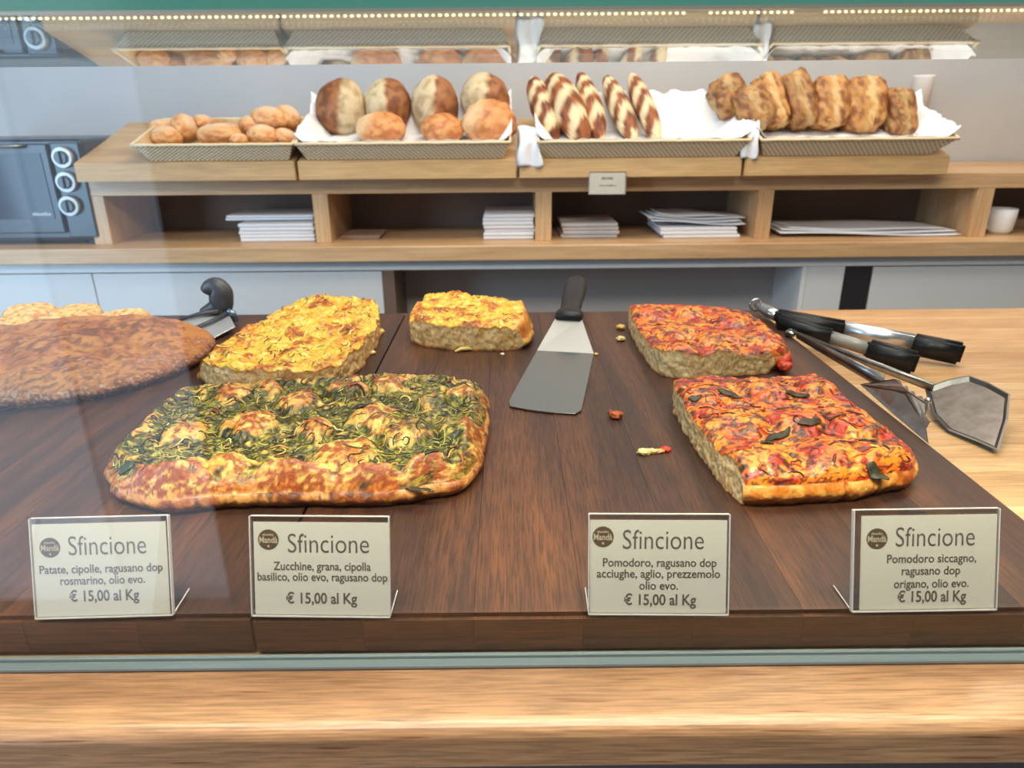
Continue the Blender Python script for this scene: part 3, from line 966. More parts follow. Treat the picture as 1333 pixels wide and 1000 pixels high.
def blob(name, loc, r, colors, mtl, parent=None, squash=(1, 1, 1), seed=0.0, amp=0.25, sub=3, freq=1.5, nf=3.0, rot=None):
    bm = bmesh.new()
    bmesh.ops.create_icosphere(bm, subdivisions=sub, radius=1)
    P = np.array([v.co[:] for v in bm.verts])
    d = 1 + amp * fbm(P[:, 0] * freq + seed, P[:, 1] * freq, P[:, 2] * freq + seed, 3)
    Q = P * d[:, None] * np.array(squash) * r
    for v, q in zip(bm.verts, Q): v.co = q
    me = bpy.data.meshes.new(name); bm.to_mesh(me); bm.free()
    me.polygons.foreach_set('use_smooth', [True] * len(me.polygons))
    n1 = fbm(P[:, 0] * nf + seed, P[:, 1] * nf, P[:, 2] * nf, 3)
    if callable(colors): cc = colors(P, n1)
    else: cc = mix(lin(colors[0]) * np.ones((len(P), 3)), lin(colors[1]), sst(-0.25, 0.3, n1))
    set_col(me, cc)
    me.materials.append(mtl)
    o = link(name, me, None, parent)
    o.location = loc
    if rot is not None: o.rotation_euler = rot
    return o


for (px, py, r, sq) in ((1012, 468, .017, (1.1, .9, .7)), (1022, 476, .009, (1, 1, .7))):
    p = at(px, py, z=ZB + 0.012)
    blob('tomato_chunk', Vector(p) - Vector(g_r2[3]), r, ((190, 44, 26), (222, 96, 50)), M['sf_red'], o_r2, sq, seed=px, amp=.45)

# --- round focaccia loaf at left
cf = at(110, 537, z=ZB); cbk = at(150, 404, z=ZB + 0.035); cr_ = at(264, 458, z=ZB + 0.015)
ccx, ccy = cr_.x - 0.192, (cf.y + cbk.y) / 2
rx, ry = 0.192, (cbk.y - cf.y) / 2


def ell(a0, a1, n=9):
    return [(ccx + rx * math.cos(a) * (1 + 0.03 * math.sin(3 * a)), ccy + ry * math.sin(a) * (1 + 0.02 * math.cos(2 * a))) for a in np.linspace(a0, a1, n)]


q = math.pi / 4
ed = (ell(-3 * q, -q), ell(-q, q), ell(3 * q, q), ell(-3 * q, -5 * q))
dpf = [(*xy(px, py, .04), r) for px, py, r in ((60, 450, 1), (120, 440, .9), (180, 430, 1.2), (100, 480, 1.1), (170, 470, 1.0), (220, 450, .9), (40, 490, .9), (140, 500, .9))]


def h_foc(X, Y, dc):
    d = cells(X, Y, dpf, 0.045)
    return 0.006 * sst(0, .06, dc) + 0.012 * (d - 0.6) + 0.008 * fbm(X * 26, Y * 26, 44, 4) + 0.0016 * fbm(X * 130, Y * 130, 4, 3)


def c_foc(X, Y, hb, dc, dk):
    s = X.shape + (3,)
    n1 = fbm(X * 25, Y * 25, 60, 4); n2 = fbm(X * 90, Y * 90, 63, 4); n3 = fbm(X * 300, Y * 300, 66, 3)
    c = mix(lin((198, 146, 92)) * np.ones(s), lin((172, 110, 62)), sst(-0.2, 0.3, n1))
    c = mix(c, lin((124, 74, 48)), sst(0.0, 0.4, n2 + 30 * hb) * 0.7)
    c = mix(c, lin((190, 126, 62)), sst(-0.55, -0.35, X) * 0.35)
    fl_ = sst(0.1, 0.5, n3 + 0.7 * n1 - 1.2 * (X + 0.62) - 6 * (dc - 0.03))
    return mix(c, lin((206, 188, 172)), fl_ * 0.55)


def side_foc(x, y, z, t):
    n = fbm(x * 60, y * 60, z * 60, 4)
    c = mix(lin((176, 118, 76)) * np.ones((len(x), 3)), lin((138, 84, 54)), sst(-0.3, 0.3, n))
    return mix(c, lin((212, 196, 182)), sst(0.0, 0.4, fbm(x * 260, y * 260, z * 260, 3) - 0.7 * (x + 0.5)) * 0.6)


o_f, g_f = slab('round_focaccia', ed, ('crust',) * 4, 0.040, h_foc, (c_foc, side_foc, side_foc), M['crust'], res=0.0014, corner=0.0, cr=0.04, jag=0.002, seed=44, edge_z=0.5, gm=1.3)
tag(o_f, 'big round brown loaf dusted with flour at the left edge of the boards', 'bread')

# --- small rounds behind it
rounds = [(35, 399, 'pale-topped small round flatbread at the far left, in the back row'), (97, 400, 'pale-topped small round flatbread in the middle of the back row behind the loaf'),
          (160, 407, 'smallest pale round flatbread peeking out beside the steel serving tool'), (8, 417, 'pale-topped small round flatbread cut by the left frame edge, front row'),
          (62, 416, 'pale-topped small round flatbread right behind the big loaf, front row')]


def c_rnd(X, Y, hb, dc, dk):
    s = X.shape + (3,)
    n2 = fbm(X * 120, Y * 120, 93, 4); n3 = fbm(X * 320, Y * 320, 96, 3)
    c = mix(lin((240, 214, 150)) * np.ones(s), lin((218, 160, 88)), sst(-0.1, 0.35, n2))
    c = mix(c, lin((170, 100, 54)), sst(0.15, 0.45, n3 + 0.3 * n2) * 0.7)
    return mix(c, lin((200, 140, 84)), (1 - sst(0, .006, dc)) * .7)


for px, py, lb in rounds:
    p = at(px, py, z=ZB + 0.036)
    rr = 0.041
    def el(a0, a1): return [(p.x + rr * math.cos(a), p.y + rr * math.sin(a)) for a in np.linspace(a0, a1, 7)]
    e_ = (el(-3 * q, -q), el(-q, q), el(3 * q, q), el(-3 * q, -5 * q))
    o, _g = slab('small_round_flatbread', e_, ('crust',) * 4, 0.034, lambda X, Y, dc: 0.003 * fbm(X * 60, Y * 60, 3, 3) + 0.001 * fbm(X * 200, Y * 200, 5, 2),
                 (c_rnd, crust_col((204, 160, 112), (180, 124, 76), (140, 90, 56)), crumb_col), M['crust'], res=0.002, corner=0, cr=0.008, seed=px, gm=1.3)
    tag(o, lb, 'bread', 'small rounds behind the big loaf')

# --- crumbs
crs = [(802, 540, .0065, (170, 84, 36), (206, 120, 56), 'brown crumb alone on the board between spatula and tomato bread'),
       (808, 426, .006, (214, 160, 84), (236, 206, 140), 'golden crumb at the back left corner of the rear tomato bread'),
       (808, 441, .0055, (216, 176, 112), (240, 220, 170), 'pale crumb just in front of the golden one by the rear tomato bread'),
       (575, 448, .006, (226, 214, 176), (240, 232, 204), 'pale onion bit at the foot of the small potato piece, left'),
       (612, 453, .004, (230, 190, 110), (240, 220, 160), 'yellow crumb fallen beside the small potato piece, centre'),
       (654, 461, .0025, (236, 220, 190), (240, 230, 200), 'tiny white crumb before the small potato piece'),
       (485, 459, .004, (226, 200, 140), (240, 226, 170), 'pale crumb between the two potato breads'),
       (494, 432, .006, (222, 176, 96), (236, 206, 130), 'yellow crumb cluster at the right corner of the large potato slab'),
       (776, 461, .0025, (230, 190, 110), (240, 210, 150), 'tiny yellow crumb right of the spatula shoulder')]
for k, (px, py, r, ca, cb_, lb) in enumerate(crs):
    p = at(px, py, z=ZB + r * 0.6)
    o = blob('crumb', p, r, (ca, cb_), M['crust'], None, (1.15, 1, .7), seed=k * 3.3, amp=.5, freq=2.2)
    tag(o, lb, 'crumb', 'crumbs on the board')
    if k == 0:
        blob('crumb_lump', (-0.005, 0.004, 0.001), r * .6, (ca, (110, 50, 26)), M['crust'], o, (1.1, 1, .9), seed=8)
e = at(852, 590, z=ZB)
rt = empty('bread_scrap', e, 'torn cream scrap with a red tomato tip, left of the front tomato bread', 'crumb')
for (dx, dy, r, ca, cb_, sq) in ((-.011, -.002, .0055, (222, 190, 130), (240, 220, 170), (1.3, .8, .6)), (-.003, .001, .0045, (236, 214, 160), (226, 190, 130), (1.4, .8, .6)), (.005, .001, .004, (222, 150, 90), (236, 200, 150), (1.3, .7, .6)), (.012, .004, .0045, (196, 50, 30), (214, 90, 56), (1.3, .8, .7))):
    blob('scrap_lump', (dx, dy, r * .45), r, (ca, cb_), M['crust'], rt, sq, seed=dx * 900, amp=.5, freq=2.4)
# strand of onion fallen from the small piece
p = at(605, 456, z=ZB + .002)
v, f = tube([p + Vector((-.014, -.006, 0)), p + Vector((-.006, .0, .002)), p + Vector((.004, .002, .002)), p + Vector((.014, .004, 0))], [.0015, .0028, .0028, .001], 8)
o = pm('onion_strand', [a - p for a in v], f, mat('onion', (232, 200, 110), 0.5), None, True); o.location = p
tag(o, 'yellow onion strand lying before the small potato piece', 'crumb')

# ------------------------------------------------------------------ spatula
zb = ZB
sp_o = at(715, 500, z=zb)
spat = empty('spatula', sp_o, 'steel spatula with a black handle lying flat in the middle of the board', 'spatula')
A, B = at(699, 457, z=zb + .0015), at(773, 461, z=zb + .0015)
Cr, Dl = at(756, 540, z=zb + .0015), at(659, 529, z=zb + .0015)


def lerp(a, b, t): return a + (b - a) * t


pts = [A, lerp(A, Dl, .5) + Vector((-0.000, 0, 0)), lerp(A, Dl, .93)]
pts += [lerp(Dl, Cr, .05) + (Dl - A).normalized() * .0005, lerp(Dl, Cr, .3) + (Dl - A).normalized() * .0045, lerp(Dl, Cr, .6) + (Dl - A).normalized() * .005, lerp(Dl, Cr, .93) + (Dl - A).normalized() * .001]
pts += [lerp(B, Cr, .95), lerp(B, Cr, .5), B]
sheet('blade', [p_ + Vector((0, 0, .0012)) for p_ in pts], .0016, M['steel_dull'], spat, off=sp_o, bev=.0004)
N1, N2 = at(723, 414, z=zb + .026), at(757, 414, z=zb + .026)
sheet('neck', [A + Vector((0, 0, .0012)), B + Vector((0, 0, .0012)), N2, N1], .0018, mat('lit_neck_steel', (192, 192, 190), .5, 1.0), spat, off=sp_o, bev=.0003)  # lighter, rougher copy of the blade steel: its lit look is put into colour
h0 = at(740, 416, z=zb + .026); h1 = at(751, 364, z=zb + .046)
path = [lerp(h0, h1, s) for s in (0, .04, .12, .2, .35, .55, .75, .9, .97, 1.0)]
rad = [.019, .022, .022, .0165, .0175, .019, .020, .019, .015, .008]
v, f = tube(path, rad, 20, flat=.55)
pm('handle', [a - sp_o for a in v], f, M['black_plastic'], spat, True)
# hanging hole near the end
p = lerp(h0, h1, .88)
bm = bmesh.new(); bmesh.ops.create_cone(bm, cap_ends=True, segments=20, radius1=.0065, radius2=.0065, depth=.002)
o = bm_obj('hanging_hole', bm, mat('hole_black', (5, 5, 6), .6), spat); o.location = p - sp_o + Vector((0, -.002, .0098)); o.rotation_euler = (.28, 0, 0)

# ------------------------------------------------------------------ hooked serving tool at back left
pb = at(265, 425, z=zb)
ct_ = empty('serving_tool', pb, 'steel serving tool with an upright hooked grey-black grip, behind the round loaf', 'kitchen tool')
q1, q2, q3, q4 = at(232, 420, z=zb + .012), at(266, 446, z=zb + .004), at(306, 425, z=zb + .012), at(296, 406, z=zb + .016)
sheet('blade', [q1, q2, q3, q4, at(262, 408, z=zb + .016)], 0.0018, mat('satin_steel', (216, 218, 220), .5, .9), ct_, off=pb, bev=.0004)
v, f = tube([at(234, 416, z=zb + .016), at(262, 408, z=zb + .02), at(285, 405, z=zb + .022)], [.003, .005, .006], 10, flat=.7)
pm('blade_spine', [a - pb for a in v], f, M['dark_grey'], ct_, True)
v, f = tube([at(252, 428, z=zb + .012), at(275, 418, z=zb + .016), at(298, 406, z=zb + .02)], [.0045, .0045, .005], 10, flat=.6)
pm('blade_rib', [a - pb for a in v], f, M['dark_grey'], ct_, True)
v, f = tube([at(296, 404, z=zb + .024), at(303, 408, z=zb + .018), at(308, 419, z=zb + .004)], [.004, .006, .004], 10)
pm('pivot_cap', [a - pb for a in v], f, mat('blue_grey_steel', (110, 128, 144), .3, .8), ct_, True)
yh = at(285, 405, z=zb + .018).y
gp = [at(262, 407, y=yh), at(278, 403, y=yh), at(287, 398, y=yh), at(288, 390, y=yh), at(287, 381, y=yh), at(281, 374, y=yh), at(272, 376, y=yh), at(268, 382, y=yh)]
ga = np.array([g_[:] for g_ in gp]); ra = np.array([.006, .015, .0195, .020, .020, .0175, .0135, .009])
tt_ = np.linspace(0, 7, 36); gs = []
for q_ in tt_:
    k_ = min(int(q_), 6); f_ = q_ - k_
    a_, b_, c_, d_ = ga[max(k_ - 1, 0)], ga[k_], ga[k_ + 1], ga[min(k_ + 2, 7)]
    gs.append(Vector(0.5 * (2 * b_ + (c_ - a_) * f_ + (2 * a_ - 5 * b_ + 4 * c_ - d_) * f_ ** 2 + (3 * b_ - a_ - 3 * c_ + d_) * f_ ** 3)))
gr_ = [float(v_) for v_ in np.interp(tt_, range(8), ra)]
gr_[-1] *= .5; gr_[-2] *= .85
v, f = tube(gs, gr_, 20, up=Vector((0, 1, 0)), flat=.8)
o = pm('grip', [a - pb for a in v], f, M['dark_grey'], ct_, True)

# ------------------------------------------------------------------ tongs at right
def seg_bar(a, b, w0, w1, th, mtl, parent, name, off, nose=0.0):
    """bar standing on edge between two points; w = height"""
    d = (b - a).normalized(); s = d.cross(Vector((0, 0, 1))).normalized() * th / 2
    u = s.cross(d).normalized(); u = u if u.z > 0 else -u
    bm = bmesh.new()
    ring = []
    for k, (p_, w_) in enumerate(((a, w0), (lerp(a, b, .5), (w0 + w1) / 2), (b, w1))):
        ring.append([bm.verts.new(p_ - off + s * i + u * w_ / 2 * j) for i, j in ((1, 1), (-1, 1), (-1, -1), (1, -1))])
    for k in range(2):
        for j in range(4):
            bm.faces.new((ring[k][j], ring[k][(j + 1) % 4], ring[k + 1][(j + 1) % 4], ring[k + 1][j]))
    bm.faces.new(ring[0]); bm.faces.new(ring[2][::-1])
    bmesh.ops.bevel(bm, geom=bm.edges[:], offset=min(th, w0, w1) * .28, segments=3, affect='EDGES')
    return bm_obj(name, bm, mtl, parent, True)


t0 = at(1120, 440, z=ZC)
tg = empty('kitchen_tongs', t0, 'black-gripped tongs with bright steel bands lying across the board corner at right', 'tongs')
hz = ZB + .012
ua, ub = at(1008, 411, z=hz + .004), at(1253, 461, z=ZC + .02)
la, lb = at(1012, 418, z=hz), at(1194, 474, z=ZC + .019)


def seg(a, b, s0, s1, w0, w1, th, mtl, nm): return seg_bar(lerp(a, b, s0), lerp(a, b, s1), w0, w1, th, mtl, tg, nm, t0)


seg(ua, ub, 0, .40, .024, .030, .016, M['black_plastic'], 'grip_sleeve')
seg(ua, ub, .38, .76, .027, .031, .010, mat('bright_steel', (222, 224, 230), .3, .85), 'steel_arm')
seg(ua, ub, .74, 1, .033, .034, .016, M['black_plastic'], 'tip_pad')
seg(la, lb, 0, .42, .025, .026, .014, M['black_plastic'], 'grip_sleeve')
seg(la, lb, .40, .68, .020, .020, .008, M['clear_tong'], 'steel_arm')
seg(la, lb, .66, 1, .031, .034, .016, M['black_plastic'], 'tip_pad')
v, f = tube([at(984, 397, z=hz + .006), at(992, 400, z=hz + .005), at(1002, 406, z=hz + .003), at(1012, 412, z=hz + .002)], [.006, .010, .012, .011], 12, flat=.8)
pm('hinge', [a - t0 for a in v], f, M['steel'], tg, True)
bm = bmesh.new()
v, f = tube([at(984, 397, z=hz + .008) + Vector((.010 * math.cos(a), 0, .010 * math.sin(a))) for a in np.linspace(0, 6.0, 14)], .002, 6, up=Vector((0, 1, 0)))
pm('hanging_loop', [a - t0 for a in v], f, M['steel'], tg, True)

t1 = at(1180, 510, z=ZC)
tg2 = empty('pastry_tongs', t1, 'all-steel pastry tongs with a serrated blade and a wide paddle, right of the tomato bread', 'tongs')
# arms
pa = at(1037, 436, z=ZB + .006)
for (e1, w0, w1, nm) in ((at(1150, 498, z=ZB + .014), .010, .018, 'arm'), (at(1215, 505, z=ZC + .030), .010, .012, 'arm')):
    d = (e1 - pa); 
    seg_bar(pa, e1, w0, w1, .0022, M['steel_dark'], tg2, nm, t1)
# spring bow
v, f = tube([pa + Vector((-.004, .0, .0)), pa + Vector((-.010, .01, .0)), pa + Vector((-.004, .02, 0)), pa + Vector((.006, .014, 0))], [.004, .005, .005, .003], 8)
pm('spring_bow', [a - t1 for a in v], f, M['steel_dull'], tg2, True)
# serrated blade, leaning
bl = [at(1120, 501, z=ZB + .003), at(1165, 494, z=ZB + .030)]
ser = [(1172, 496), (1176, 504), (1181, 503), (1184, 511), (1190, 510), (1193, 517), (1200, 516), (1204, 524), (1209, 521)]
zz = [ZB + .030 + (ZB + .026 - ZB - .030) * k / 8 for k in range(9)]
bl += [at(px, py, z=z_) for (px, py), z_ in zip(ser, zz)]
bl += [at(px, py, z=z_) for (px, py), z_ in (((1208, 532), ZB + .022), ((1204, 541), ZB + .018), ((1211, 549), ZB + .014), ((1206, 558), ZB + .010), ((1209, 578), ZB + .002))]
bl += [at(1160, 537, z=ZB + .002)]
sheet('serrated_blade', bl, .0012, M['steel_dark'], tg2, off=t1, bev=0)
# paddle: dished plate with a raised rim
pd = [((1203, 503), .026), ((1235, 494), .036), ((1262, 491), .042), ((1288, 499), .044), ((1315, 512), .044), ((1312, 545), .028), ((1300, 588), .006), ((1272, 577), .004), ((1234, 561), .004), ((1212, 536), .012)]
rim_ = [at(px, py, z=ZC + h_) for (px, py), h_ in pd]
cen_ = sum(rim_, Vector()) / len(rim_)
nr = Vector()
for i in range(len(rim_)): nr += (rim_[i] - cen_).cross(rim_[(i + 1) % len(rim_)] - cen_)
nr.normalize(); nr = nr if nr.y < 0 else -nr
rim_ = [p_ - nr * nr.dot(p_ - cen_) for p_ in rim_]
sheet('paddle', [lerp(cen_, p_, .86) - nr * .004 for p_ in rim_], .0012, M['steel_dark'], tg2, off=t1, bev=.0003)
bm = bmesh.new()
n = len(rim_)
rr = [[bm.verts.new(p_ - t1) for p_ in rim_], [bm.verts.new(lerp(cen_, p_, .95) + nr * .0008 - t1) for p_ in rim_], [bm.verts.new(lerp(cen_, p_, .85) - nr * .0045 - t1) for p_ in rim_], [bm.verts.new(lerp(cen_, p_, .95) - nr * .003 - t1) for p_ in rim_]]
for k in range(4):
    for j in range(n):
        bm.faces.new((rr[k][j], rr[k][(j + 1) % n], rr[(k + 1) % 4][(j + 1) % n], rr[(k + 1) % 4][j]))
bmesh.ops.subdivide_edges(bm, edges=bm.edges[:], cuts=1, smooth=0.0)
bm_obj('paddle_rim', bm, mat('rim_steel', (120, 114, 110), 0.4, 1.0), tg2, False)
p = at(1208, 522, z=ZC + .045)
bm = bmesh.new(); bmesh.ops.create_uvsphere(bm, u_segments=14, v_segments=8, radius=.0042)
o = bm_obj('rivet', bm, M['steel'], tg2, True); o.location = p - t1


# ------------------------------------------------------------------ price tags
def text_mesh(s, wd, ht, bold=0.0, shear=0.0):
    cu = bpy.data.curves.new('t', 'FONT')
    cu.body = s; cu.size = 1; cu.offset = bold; cu.shear = shear; cu.resolution_u = 4
    o = bpy.data.objects.new('t', cu); COL.objects.link(o)
    dg = bpy.context.evaluated_depsgraph_get()
    me = bpy.data.meshes.new_from_object(o.evaluated_get(dg))
    bpy.data.objects.remove(o); bpy.data.curves.remove(cu)
    n = len(me.vertices); co = np.empty(n * 3); me.vertices.foreach_get('co', co); co = co.reshape(-1, 3)
    mn, mx = co.min(0), co.max(0)
    co[:, 0] = (co[:, 0] - (mn[0] + mx[0]) / 2) * wd / (mx[0] - mn[0])
    # ht = font size (em); centre on x-height middle
    co[:, 1] = (co[:, 1] - 0.35) * ht
    me.vertices.foreach_set('co', co.ravel())
    return me


def stroke_mesh(wd, ht, n):
    # a line of print too small to read: a row of tiny strokes
    rg_ = random.Random(n)
    bm = bmesh.new()
    for k in range(n):
        a = -wd / 2 + wd * k / n
        h_ = ht * rg_.choice((.7, .7, 1.0))
        bm_box(bm, (a, -ht / 2, 0), (a + wd / n * .62, -ht / 2 + h_, .00005))
    me = bpy.data.meshes.new('strokes'); bm.to_mesh(me); bm.free()
    return me


def holder(name, BL, BR, lean, Hh, label, lines, foot, inset=(0.003, 0.003), group=None, card_h=None):
    """clear L-shaped holder; local frame: x along the front, y up the panel, z towards the viewer"""
    xa = (BR - BL); W = xa.length; xa.normalize()
    back = Vector((0, 0, 1)).cross(xa).normalized()
    if back.y < 0: back = -back
    up = (Vector((0, 0, 1)) * math.cos(lean) + back * math.sin(lean)).normalized()
    zz_ = xa.cross(up).normalized()
    r = bpy.data.objects.new(name, None); COL.objects.link(r); tag(r, label, 'price tag', group)
    m = Matrix((xa, up, zz_)).transposed().to_4x4(); m.translation = BL
    r.matrix_world = m
    mi = m.inverted().to_3x3()
    th = .0018
    bm = bmesh.new()
    bm_box(bm, (0, 0, -th), (W, Hh, 0))
    bm_box(bm, (0, 0, .0007), (W, Hh, .0007 + th * .6))
    # foot lies flat on the board behind the panel
    bk = mi @ back
    if foot:
        a = Vector((0, 0.0012, -th)); b = Vector((W, 0.0012, -th)); c = b + bk * foot; d = a + bk * foot
        dn = mi @ Vector((0, 0, -1)) * .0015
        vs = [bm.verts.new(p_) for p_ in (a, b, c, d)] + [bm.verts.new(p_ + dn) for p_ in (a, b, c, d)]
        for fc in ((0, 1, 2, 3), (7, 6, 5, 4), (0, 4, 5, 1), (1, 5, 6, 2), (2, 6, 7, 3), (3, 7, 4, 0)):
            bm.faces.new([vs[k] for k in fc])
    bm_obj('clear_holder', bm, M['acrylic'], r)
    # polished edges of the sheet catch the light
    bm = bmesh.new()
    e = .0006
    bm_box(bm, (-e / 2, 0, -th), (e / 2, Hh, th)); bm_box(bm, (W - e / 2, 0, -th), (W + e / 2, Hh, th))
    bm_box(bm, (0, Hh - e / 2, -th), (W, Hh + e / 2, .0)); bm_box(bm, (0, -e / 2, 0), (W, e * .8, th))
    if foot:
        for q0, q1 in ((Vector((0, .0012, -th)), Vector((0, .0012, -th)) + bk * foot), (Vector((W, .0012, -th)), Vector((W, .0012, -th)) + bk * foot)):
            vv, ff = tube([q0, q1], .0004, 5)
            vs = [bm.verts.new(p_) for p_ in vv]
            for fc in ff: bm.faces.new([vs[k] for k in fc])
    bm_obj('polished_edge', bm, M['acrylic_edge'], r)
    cw = W - inset[0] - inset[1]; chh = (card_h or (Hh - .005))
    bm = bmesh.new(); bm_box(bm, (-cw / 2, 0, 0), (cw / 2, chh, .0004))
    card = bm_obj('card', bm, M['card'], r)
    card.location = (inset[0] + cw / 2, .001, .0001)
    zt = .00055
    for (kind, s, cx, cy, wd, ht, bold) in lines:
        if kind == 'logo':
            bm = bmesh.new(); bmesh.ops.create_circle(bm, cap_ends=True, segments=32, radius=wd * cw)
            o = bm_obj('logo_disc', bm, M['logo'], card); o.location = ((cx - .5) * cw, cy * chh, zt)
            me = text_mesh('Mandà', wd * cw * 1.75, wd * cw * .85, .02)
            o = link('logo_lettering', me, M['logo_light'], card); o.location = ((cx - .5) * cw, cy * chh, zt + .0001)
            me = stroke_mesh(wd * cw * 1.1, wd * cw * .2, 9)
            o = link('logo_lettering', me, M['logo_light'], card); o.location = ((cx - .5) * cw, (cy + .055) * chh, zt + .0001)
            bm = bmesh.new(); bmesh.ops.create_circle(bm, cap_ends=True, segments=12, radius=wd * cw * .11)
            o = bm_obj('logo_dot', bm, M['logo_light'], card); o.location = ((cx - .5) * cw, (cy - .07) * chh, zt + .0001)
        else:
            me = text_mesh(s, wd * cw, ht * chh, bold) if kind == 't' else stroke_mesh(wd * cw, ht * chh, 9)
            o = link('lettering', me, M['ink'], card)
            o.location = ((cx - .5) * cw, cy * chh, zt)
    return r


def tg_lines(x0, x1, ytop, ybot, logo, title, rows, price):
    cw = x1 - x0; chh = ybot - ytop
    cx = lambda a, b: ((a + b) / 2 - x0) / cw
    cy = lambda y: (ybot - y) / chh
    L = [('logo', '', (logo[0] - x0) / cw, cy(logo[1]), 14 / cw, 0, 0)]
    L.append(('t', 'Sfincione', cx(title[0], title[1]), cy(title[2]), (title[1] - title[0]) / cw, .30, -.004))
    for s, a, b, y in rows: L.append(('t', s, cx(a, b), cy(y), (b - a) / cw, .128, .018))
    s, a, b, y = price
    L.append(('t', s, cx(a, b), cy(y), (b - a) / cw, .165, .022))
    return L


LEAN = math.radians(17); TH = .0705
P_ = lambda px, py: at(px, py, z=ZB + .0005)
holder('price_tag', P_(48, 805), P_(226, 800), LEAN, TH, 'clear price tag for the potato sfincione with patate and cipolle, far left', tg_lines(48, 229, 684, 803, (71, 714), (96, 201, 712),
       [('Patate, cipolle, ragusano dop', 55, 222, 742), ('rosmarino, olio evo.', 82, 197, 757)], ('€ 15,00 al Kg', 93, 188, 777)), .026, (.0008, .002))
holder('price_tag', P_(329, 801), P_(508, 803), LEAN, TH, 'clear price tag reading zucchine, grana, cipolla, before the green sfincione', tg_lines(331, 512, 681, 802, (351, 704), (377, 486, 708),
       [('Zucchine, grana, cipolla', 357, 488, 738), ('basilico, olio evo, ragusano dop', 335, 510, 752)], ('€ 15,00 al Kg', 373, 469, 780)), .026, (.0022, .0005))
holder('price_tag', P_(766, 799), P_(947, 800), LEAN, TH, 'clear price tag listing pomodoro, acciughe, aglio and prezzemolo, right of centre', tg_lines(764, 943, 682, 799, (781, 703), (807, 913, 706),
       [('Pomodoro, ragusano dop', 781, 930, 735), ('acciughe, aglio, prezzemolo', 773, 935, 749), ('olio evo.', 829, 880, 764)], ('€ 15,00 al Kg', 809, 904, 782)), .026, (.0008, .0015))
holder('price_tag', P_(1108, 796), P_(1295, 793), LEAN, TH + .001, 'clear price tag listing pomodoro siccagno and origano, far right', tg_lines(1110, 1290, 677, 793, (1131, 705), (1156, 1261, 703),
       [('Pomodoro siccagno,', 1145, 1264, 730), ('ragusano dop', 1165, 1243, 745), ('origano, olio evo.', 1155, 1255, 761)], ('€ 15,00 al Kg', 1160, 1252, 777)), .026, (.0055, .001), card_h=.0665)

# ------------------------------------------------------------------ rear worktop, cabinet, pigeonholes
zt = at(600, 320, y=YR).z
rw = box('rear_worktop', (-2.6, YR, zt - .045), (2.6, WALL - .001, zt), M['oak_shelf'], bev=.003)
tag(rw, 'long oak rear worktop carrying the pigeonhole unit and the oven', 'worktop')
rc = empty('rear_cabinet', (0, YR + .03, 0), 'white rear base cabinet with an open grey niche under the oak worktop', 'cabinet')
yc_ = YR + .03
zr = zt - .0455
xat = lambda px, py, y: at(px, py, y=y).x
zrl = at(600, 351, y=yc_).z
box('top_rail', (-2.6, yc_, zrl), (2.6, yc_ + .02, zr), M['white'], rc)
xl = xat(498, 375, yc_); xm = xat(514, 375, yc_); xr_ = xat(1047, 375, yc_); xk0 = xat(1097, 375, yc_); xk1 = xat(1133, 375, yc_)
box('cabinet_door', (-1.25, yc_ + .004, .1), (xl, yc_ + .022, zrl - .004), M['white'], rc)
box('cabinet_door', (-2.6, yc_ + .004, .1), (-1.254, yc_ + .022, zrl - .004), M['white'], rc)
box('niche_side', (xl + .001, yc_ + .002, .1), (xm, yc_ + .22, zrl - .001), M['niche_brown'], rc)
box('niche_back', (xm, yc_ + .22, .1), (xr_, yc_ + .24, zrl), M['niche'], rc)
box('niche_top', (xm, yc_ + .021, zrl + .002), (xr_, yc_ + .22, zr - .001), M['niche'], rc)
box('niche_side', (xr_ - .012, yc_ + .002, .1), (xr_ + .002, yc_ + .22, zrl - .001), M['white_side'], rc)
box('end_panel', (xr_ + .003, yc_ + .002, .1), (xk0 - .001, yc_ + .022, zrl - .001), M['white'], rc)
box('black_panel', (xk0, yc_ + .006, .1), (xk1, yc_ + .022, zrl - .001), M['black_strip'], rc)
box('cabinet_door', (xk1 + .001, yc_ + .002, .1), (2.6, yc_ + .022, zrl - .004), M['white'], rc)
box('plinth', (-2.6, yc_ + .05, 0), (2.6, yc_ + .07, .1), M['black_strip'], rc)

zk1 = at(600, 231, y=YK).z; zk0 = at(600, 251, y=YK).z
xs0 = xat(107, 240, YK)
ph = empty('pigeonhole_unit', (0, YK, zt), 'low oak pigeonhole unit with open bays standing on the rear worktop', 'shelf unit')
box('top_panel', (xs0, YK, zk0), (2.6, WALL - .01, zk1), M['oak_shelf'], ph, bev=.001)
for a, b in ((107, 134), (409, 429), (697, 718), (984, 1004), (1266, 1287)):
    xa, xb = xat(a, 285, YK), xat(b, 285, YK)
    if a == 107: xa = xs0; xb = xat(135, 262, YK)
    box('divider', (xa, YK + .0005, zt + .0002), (xb, WALL - .02, zk0 - .0003), M['oak_z'], ph)
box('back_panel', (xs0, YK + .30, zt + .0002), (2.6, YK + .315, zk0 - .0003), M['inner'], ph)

# small price card on the pigeonhole front
p0 = at(766, 253, y=YK - .062); p1 = at(814, 253, y=YK - .062)
holder('price_card', p0, p1, 0.02, at(790, 223, y=YK - .062).z - p0.z, 'little white price card clipped to the oak edge of the bread shelf', [('s', '', .5, .75, .34, .12, 0), ('s', '', .52, .4, .5, .07, 0)], 0, (.002, .002))
M_last = None

